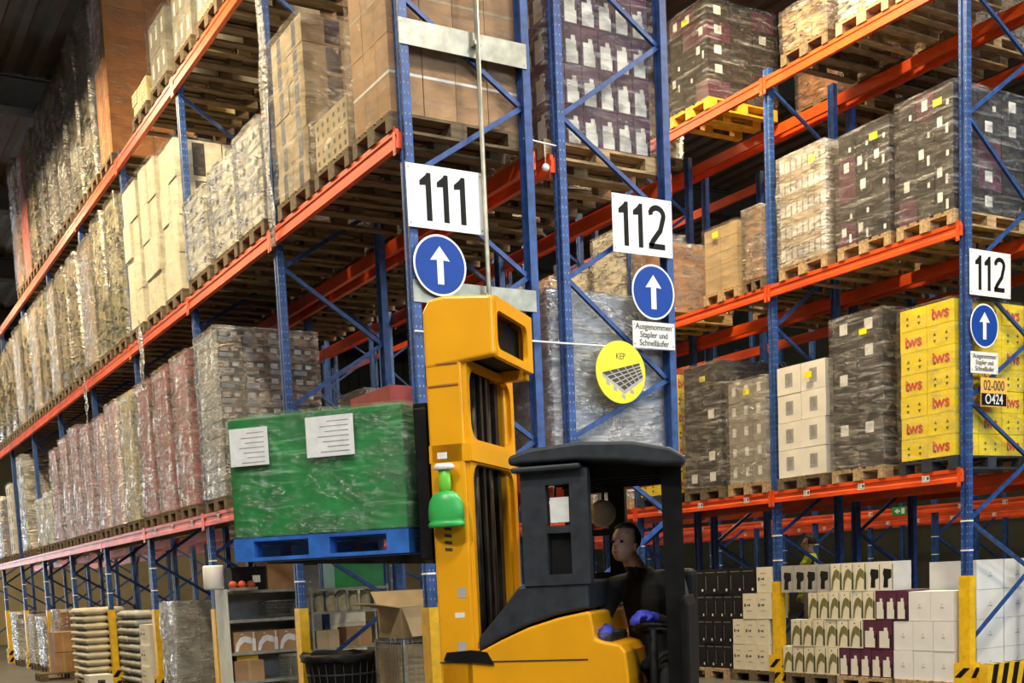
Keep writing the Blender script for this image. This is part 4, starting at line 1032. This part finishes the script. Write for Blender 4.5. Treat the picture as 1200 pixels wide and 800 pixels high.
floor_load('brown', .5, 15.6, .78, 1.15, 'brown carton stack beside the sack pallet', pm='wood')
floor_load('lowbrown', -.05, 14.75, .6, .75, 'small brown carton stack in front of the sack pallet', lx=.6)
# white printed cartons, three high
for r in range(3):
    tag(obj('printed_carton', carton_mesh(.44, .42, .305, ['whitecard', 'greyprint', 'darkprint'], 'wine', 'window'), None, (.18+.02*r, 9.15+.02*r, .146+.308*r), (0, 0, .04*r)), f'white printed carton by the sack pallet, {ROWN[r] if r < 2 else "top of the stack"}', 'carton', 'white printed cartons')
pallet(.4, 9.2, 0, 'wooden pallet under three white printed cartons', 'woodold', True, group='floor pallets under the left rack')
tag(obj('printed_carton', carton_mesh(.36, .40, .30, ['whitecard', 'greyprint', 'darkprint'], 'wine', 'window'), None, (-.42, 10.55, 0)), 'small white carton on the floor in front of the grey sacks', 'carton')
# sacks
def sack_mesh(lx, ly, lz, seed, m):
    rnd = random.Random(seed); g = G(); nx, ny = 7, 9
    def z(i, j):
        u, v = i/nx*2-1, j/ny*2-1
        return max(.45, (1-abs(u)**8)**.4*(1-abs(v)**8)**.4)
    top = {}; bot = {}
    for i in range(nx+1):
        for j in range(ny+1):
            x, y = (i/nx-.5)*lx, (j/ny-.5)*ly; t = z(i, j)
            top[i, j] = len(g.v); g.v.append((x*(1+.03*t), y*(1+.03*t), lz*.5+lz*.5*t+rnd.uniform(-.006, .006)*t))
            bot[i, j] = len(g.v); g.v.append((x*(1+.03*t), y*(1+.03*t), lz*.5-lz*.5*t))
    for i in range(nx):
        for j in range(ny):
            g.face((top[i, j], top[i+1, j], top[i+1, j+1], top[i, j+1]), 0, True); g.face((bot[i, j], bot[i, j+1], bot[i+1, j+1], bot[i+1, j]), 0, True)
    for i in range(nx):
        g.face((bot[i, 0], bot[i+1, 0], top[i+1, 0], top[i, 0]), 0, True); g.face((top[i, ny], top[i+1, ny], bot[i+1, ny], bot[i, ny]), 0, True)
    for j in range(ny):
        g.face((top[0, j], top[0, j+1], bot[0, j+1], bot[0, j]), 0, True); g.face((bot[nx, j], bot[nx, j+1], top[nx, j+1], top[nx, j]), 0, True)
    return g.mesh('sack', m)
def sacks(x0, y0, nx, ny, nl, sx, sy, sz, m, look, grp):
    ms = [sack_mesh(sx*.94, sy*.95, sz*.985, k, m) for k in range(3)]
    for l in range(nl):
        for i in range(nx):
            for j in range(ny):
                tag(obj('sack', random.choice(ms), None, (x0+(i+.5)*sx+random.uniform(-.01, .01), y0+(j+.5)*sy+random.uniform(-.01, .01), .146+l*sz), (0, 0, random.uniform(-.012, .012))),
                    f'{look}, {ORD[l]} layer up, {("front", "back")[i] if nx > 1 else "front"} {("right", "left")[j] if ny > 1 else "right"}', 'sack', grp)
sacks(-.42, 11.34, 2, 2, 10, .42, .60, .119, 'sack', 'plump cream paper sack', 'cream sacks on a floor pallet')
pallet(.0, 11.94, 0, 'pallet under the cream paper sacks', 'wood', False, rot=math.pi/2, group='floor pallets under the left rack')
sacks(-.02, 9.62, 2, 2, 9, .42, .60, .125, 'sackgrey', 'grey paper sack beside the cream sacks', 'grey sacks on a floor pallet')
pallet(.40, 10.22, 0, 'pallet under the grey paper sacks', 'woodold', False, rot=math.pi/2, group='floor pallets under the left rack')

# ------------------------------------------------------------------ shelving and clutter in the left rack's floor bays
def shelf_unit():
    S = empty('shelf_unit', 'grey steel shelf unit with a white side panel under the left rack', 'shelf', (-.06, 5.0, 0))
    G().box(0, .02, 0, .42, 0, 1.52).build('side_panel', 'shelfwhite', S); G().box(.90, .92, 0, .42, 0, 1.5).build('side_panel', 'shelfgrey', S)
    G().box(.02, .90, .40, .42, .05, 1.5).build('back_panel', 'shelfgrey', S)
    for z in (.06, .42, .76, 1.14, 1.48):
        b = G().box(.02, .90, 0, .40, z, z+.012).build('shelf_board', 'shelfgrey', S); G().box(.02, .90, -.005, .008, z-.018, z+.018).build('shelf_lip', 'zinc', b)
shelf_unit()
def wire_unit():
    S = empty('wire_shelf', 'wire mesh shelf rack carrying jars and baskets behind the bin', 'shelf', (.98, 5.0, 0))
    for x in (0, 1.02):
        for y in (0, .4): G().box(x, x+.025, y, y+.025, 0, 1.50).build('post', 'zinc', S)
    for z in (.4, .74, 1.18, 1.46):
        g = G().box(0, 1.045, -.005, .012, z-.015, z+.015).box(0, 1.045, .41, .425, z-.015, z+.015)
        for i in range(22): g.box(.02+i*.047, .024+i*.047, 0, .42, z, z+.004)
        for i in range(5): g.box(0, 1.045, .05+i*.08, .054+i*.08, z-.004, z)
        g.build('wire_deck', 'zinc', S)['kind'] = 'stuff'
wire_unit()
for i in range(5):
    j = empty('jar', f'cream-filled glass jar on the wire shelf, {ORD[i]} from the left', 'jar', (1.14+i*.155, 5.14, 1.185), group='jars on the wire shelf')
    G().lathe([(.058, 0), (.064, .012), (.064, .19), (.055, .215), (.05, .225)], 16).build('body', 'glass', j); G().lathe([(.055, .225), (.056, .25), (.05, .252)], 16).build('lid', 'zinc', j)
for i in range(3):
    tag(obj('parcel', carton_mesh(.27, .30, .24, ['brown', 'paper', 'paper'], 'none', 'bottle'), None, (.14+i*.275, 5.17, .773)), f'brown carton with white swirl print, {ORD[i]} on the grey shelf', 'carton', 'brown cartons on the grey shelf')
tag(obj('parcel', carton_mesh(.36, .30, .24, ['brown', 'tan', 'tan'], 'none', 'tape'), None, (.18, 5.2, .433)), 'brown carton on the low board of the grey shelf', 'carton')
tag(G().box(-.13, .13, -.03, .03, 0, .06).build('yellow_bar', 'palyellow', None, (.17, 5.09, .674)), 'short yellow bar lying on the low brown carton', 'bar')
tag(obj('parcel', carton_mesh(.30, .28, .22, ['kraft', 'tan', 'tan'], 'none', 'tape'), None, (1.2, 5.2, .745)), 'pale carton on the wire shelf, left of two', 'carton', 'cartons on the wire shelf')
tag(obj('parcel', carton_mesh(.34, .28, .24, ['brown', 'tan', 'tan'], 'none', 'tape'), None, (1.62, 5.2, .745)), 'brown carton on the wire shelf, right of two', 'carton', 'cartons on the wire shelf')
def wire_basket(x, y, z, w, d, h, label, m='zinc'):
    b = empty('wire_basket', label, 'basket', (x, y, z))
    g = G()
    for i in range(int(w/.035)+1):
        xx = min(i*.035, w); g.tube([(xx, 0, h), (xx, 0, 0), (xx, d, 0), (xx, d, h)], .0025, 4)
    for k in range(int(h/.04)+1):
        g.tube([(0, 0, k*.04), (w, 0, k*.04), (w, d, k*.04), (0, d, k*.04), (0, 0, k*.04)], .0025, 4)
    o = g.build('wire_mesh', m, b); o['kind'] = 'stuff'
    f = G().tube([(0, 0, h), (w, 0, h), (w, d, h), (0, d, h), (0, 0, h)], .006, 6).build('rim', m, b)
    return b
wire_basket(.46, 5.06, 1.154, .38, .3, .2, 'empty wire basket on the grey shelf upper board')
wire_basket(.50, 4.55, .06, .42, .34, .66, 'tall wire cage standing before the grey shelf')
tag(obj('parcel', carton_mesh(.2, .24, .2, ['pinkpale', 'paper', 'red'], 'none', 'label'), None, (.66, 4.72, .066)), 'pink and white pack inside the tall wire cage', 'carton')
# on top of the shelves
def crate(x, y, z, w, d, h, m, label, name='plastic_crate', paper=True):
    c = empty(name, label, 'crate', (x, y, z))
    g = G().box(0, w, 0, d, 0, .012)
    for a in ((0, w, 0, .012), (0, w, d-.012, d), (0, .012, .012, d-.012), (w-.012, w, .012, d-.012)): g.box(*a, .012, h)
    g.build('body', m, c); r = G()
    for a in ((-.012, w+.012, -.012, 0), (-.012, w+.012, d, d+.012), (-.012, 0, 0, d), (w, w+.012, 0, d)): r.box(*a, h-.03, h)
    r.build('rim', m, c)
    if paper: G().box(w*.62, w*.85, -.002, 0, h*.32, h*.62).build('paper_label', 'paper', c)
    return c
crate(.02, 4.98, 1.50, .40, .34, .27, 'black', 'black plastic crate with a white label on the grey shelf')
for i in range(3): tag(G().ball((0, 0, .05), (.052, .045, .05), 12).build('red_net_bag', 'tomato', None, (.0+i*.108, 4.905, 1.511), (0, 0, 0)), f'small red netted bag before the black crate, {ORD[i]} from the left', 'bag', 'red netted bags')
G2 = empty('tray', 'flat grey tray carrying red netted bags on the shelf edge', 'tray', (-.06, 4.86, 1.498)); G().box(0, .34, 0, .10, 0, .012).box(0, .34, 0, -.006, .0, .035).build('pan', 'zinc', G2)
tag(G().lathe([(.11, 0), (.12, .02), (.12, .26), (.11, .28)], 18).build('white_drum', 'white', None, (-.14, 5.16, 1.522)), 'white round drum at the left end of the grey shelf top', 'drum')
def open_box(x, y, z, w, d, h, m, label, flaps=True, rot=0):
    b = empty('cardboard_box', label, 'box', (x, y, z), (0, 0, rot))
    g = G().box(0, w, 0, d, 0, .008)
    for a in ((0, w, 0, .008), (0, w, d-.008, d), (0, .008, .008, d-.008), (w-.008, w, .008, d-.008)): g.box(*a, .008, h)
    g.build('body', m, b)
    if flaps:
        G().prism([(-.0, h), (-.19, h-.26), (-.196, h-.256), (-.006, h+.006)], 'x', .01, w-.01).build('front_flap', m, b)
        G().prism([(0, h), (-.28, h+.05), (-.28, h+.057), (0, h+.008)], 'y', .01, d-.01).build('side_flap', m, b)
        G().prism([(d, h), (d+.16, h+.16), (d+.165, h+.154), (d+.006, h)], 'x', .01, w-.01).build('back_flap', m, b)
        G().prism([(w, h), (w+.2, h+.10), (w+.2, h+.107), (w, h+.008)], 'y', .01, d-.01).build('side_flap', m, b)
open_box(.46, 5.0, 1.50, .44, .36, .36, 'brown', 'brown cardboard box on the grey shelf beside the black crate', False)
crate(1.32, 5.02, 1.477, .66, .36, .36, 'greencrate', 'green plastic crate on the wire shelf top', paper=False)
def dark_boxes():
    k = 0
    for x, y in ((1.62, 8.0), (2.05, 8.0), (2.25, 3.2)):
        for r in range(6):
            t = empty('lidded_box', f'dark box with orange lid, {("left", "middle", "right")[k]} stack behind the shelves, {ORD[r]} up', 'box', (x, y, .146+r*.30), group='dark boxes with orange lids')
            G().box(-.19, .19, -.19, .19, 0, .22).build('body', 'blackcard', t); G().box(-.2, .2, -.2, .2, .22, .295).build('lid', 'tomato', t)
            G().box(-.1, .02, -.192, -.19, .06, .14).build('print', 'paper', t)
        if k != 1: pallet(x+.2*(k == 0), y, 0, f'pallet under the {("left and middle", "middle", "right")[k]} orange-lidded box stacks behind the shelves', 'woodold', False, group='floor pallets under the left rack', w=.5)
        k += 1
dark_boxes()
def bin_():
    b = empty('waste_bin', 'black ribbed bin lined with a bag behind the yellow post', 'bin', (.18, 2.28, 0))
    G().lathe([(.26, 0), (.28, .03), (.35, .80), (.37, .83), (.36, .85), (.33, .84), (.26, .1)], 28).build('body', 'black', b)
    for z in (.30, .48, .64, .78): G().lathe([(.29+z*.075, z), (.305+z*.075, z+.01), (.29+z*.075, z+.022)], 28).build('rib', 'truckgrey', b)
    g = G()
    for i in range(26):
        a = 2*math.pi*i/26; g.tube([(.27*math.cos(a), .27*math.sin(a), .03), (.36*math.cos(a), .36*math.sin(a), .82)], .005, 4)
    g.build('rib_wire', 'truckgrey', b)['kind'] = 'stuff'
    rnd = random.Random(4); n = 30; g = G()
    for k, (r, z) in enumerate(((.33, .80), (.375, .855), (.40, .83), (.39, .78))):
        for i in range(n):
            a = 2*math.pi*i/n; q = rnd.uniform(-.012, .012); g.v.append(((r+q)*math.cos(a), (r+q)*math.sin(a), z+rnd.uniform(-.015, .015)))
    for k in range(3):
        for i in range(n): g.face((k*n+i, k*n+(i+1) % n, (k+1)*n+(i+1) % n, (k+1)*n+i), 0, True)
    g.build('bag_rim', 'black', b)
bin_()
def mesh_box():
    b = empty('mesh_container', 'wire mesh pallet container holding open cardboard boxes', 'container', (.36, 1.28, 0))
    w, d, h = .80, .60, .98
    for x in (0, w-.03):
        for y in (0, d-.03): G().box(x, x+.03, y, y+.03, 0, h).build('corner_post', 'zinc', b)
    for side in range(2):
        g = G(); y = 0 if side == 0 else d
        for i in range(16): g.box(i*.052, i*.052+.005, y, y+.005, .12, h)
        for i in range(17): g.box(0, w, y, y+.005, .12+i*.052, .125+i*.052)
        o = g.build('mesh_panel', 'zinc', b); o['kind'] = 'stuff'
    for side in range(2):
        g = G(); x = 0 if side == 0 else w-.005
        for i in range(12): g.box(x, x+.005, i*.052, i*.052+.005, .12, h)
        for i in range(17): g.box(x, x+.005, 0, d, .12+i*.052, .125+i*.052)
        o = g.build('mesh_panel', 'zinc', b); o['kind'] = 'stuff'
    G().box(0, w, 0, d, .10, .12).build('base', 'zinc', b)
    open_box(.38, 1.40, .13, .36, .5, .80, 'tan', 'tall pale carton inside the wire mesh container', False)
    open_box(.42, 1.40, .985, .62, .5, .28, 'tan', 'open tan cardboard box with spread flaps on the mesh container')
mesh_box()
# torn film hanging from the left rack
def hanging(x, y, z0, z1, label):
    rnd = random.Random(int(y*10)); g = G(); n = 9
    for i in range(n):
        t = i/(n-1); z = z1+(z0-z1)*t; w = .03+.10*t*(1-t)*2+.02*rnd.random()
        for k in (-1, -.3, .4, 1): g.v.append((x+rnd.uniform(-.02, .02), y+k*w, z))
    for i in range(n-1):
        for k in range(3): g.face((i*4+k, i*4+k+1, (i+1)*4+k+1, (i+1)*4+k), 0, True)
    o = g.build('loose_film', 'filmmilky'); sd = o.modifiers.new('solid', 'SOLIDIFY'); sd.thickness = .002
    tag(o, label, 'film')
hanging(-.17, 7.5, 4.2, 5.1, 'loose twisted film hanging below the middle beam over red packs')
hanging(-.11, 2.64, 4.75, 7.2, 'film strip wrapped along the second blue post of the left rack')
hanging(-.17, 11.0, 4.2, 4.95, 'thin loose film strip hanging over the sand-yellow packs')

e = empty('exit_sign', 'small green emergency exit sign on a far orange beam', 'sign', (12.80, 6.22, 2.36))
G().box(-.006, 0, -.16, .16, -.075, .075).build('plate', 'greencrate', e)
g = G(); g.poly([(-.0065, .11, 0), (-.0065, .03, -.05), (-.0065, .03, .05)]); g.poly([(-.0065, .03, -.018), (-.0065, -.02, -.018), (-.0065, -.02, .018), (-.0065, .03, .018)]); g.poly([(-.0065, -.05, -.05), (-.0065, -.12, -.05), (-.0065, -.12, .05), (-.0065, -.05, .05)])
g.build('arrow_print', 'white', e)
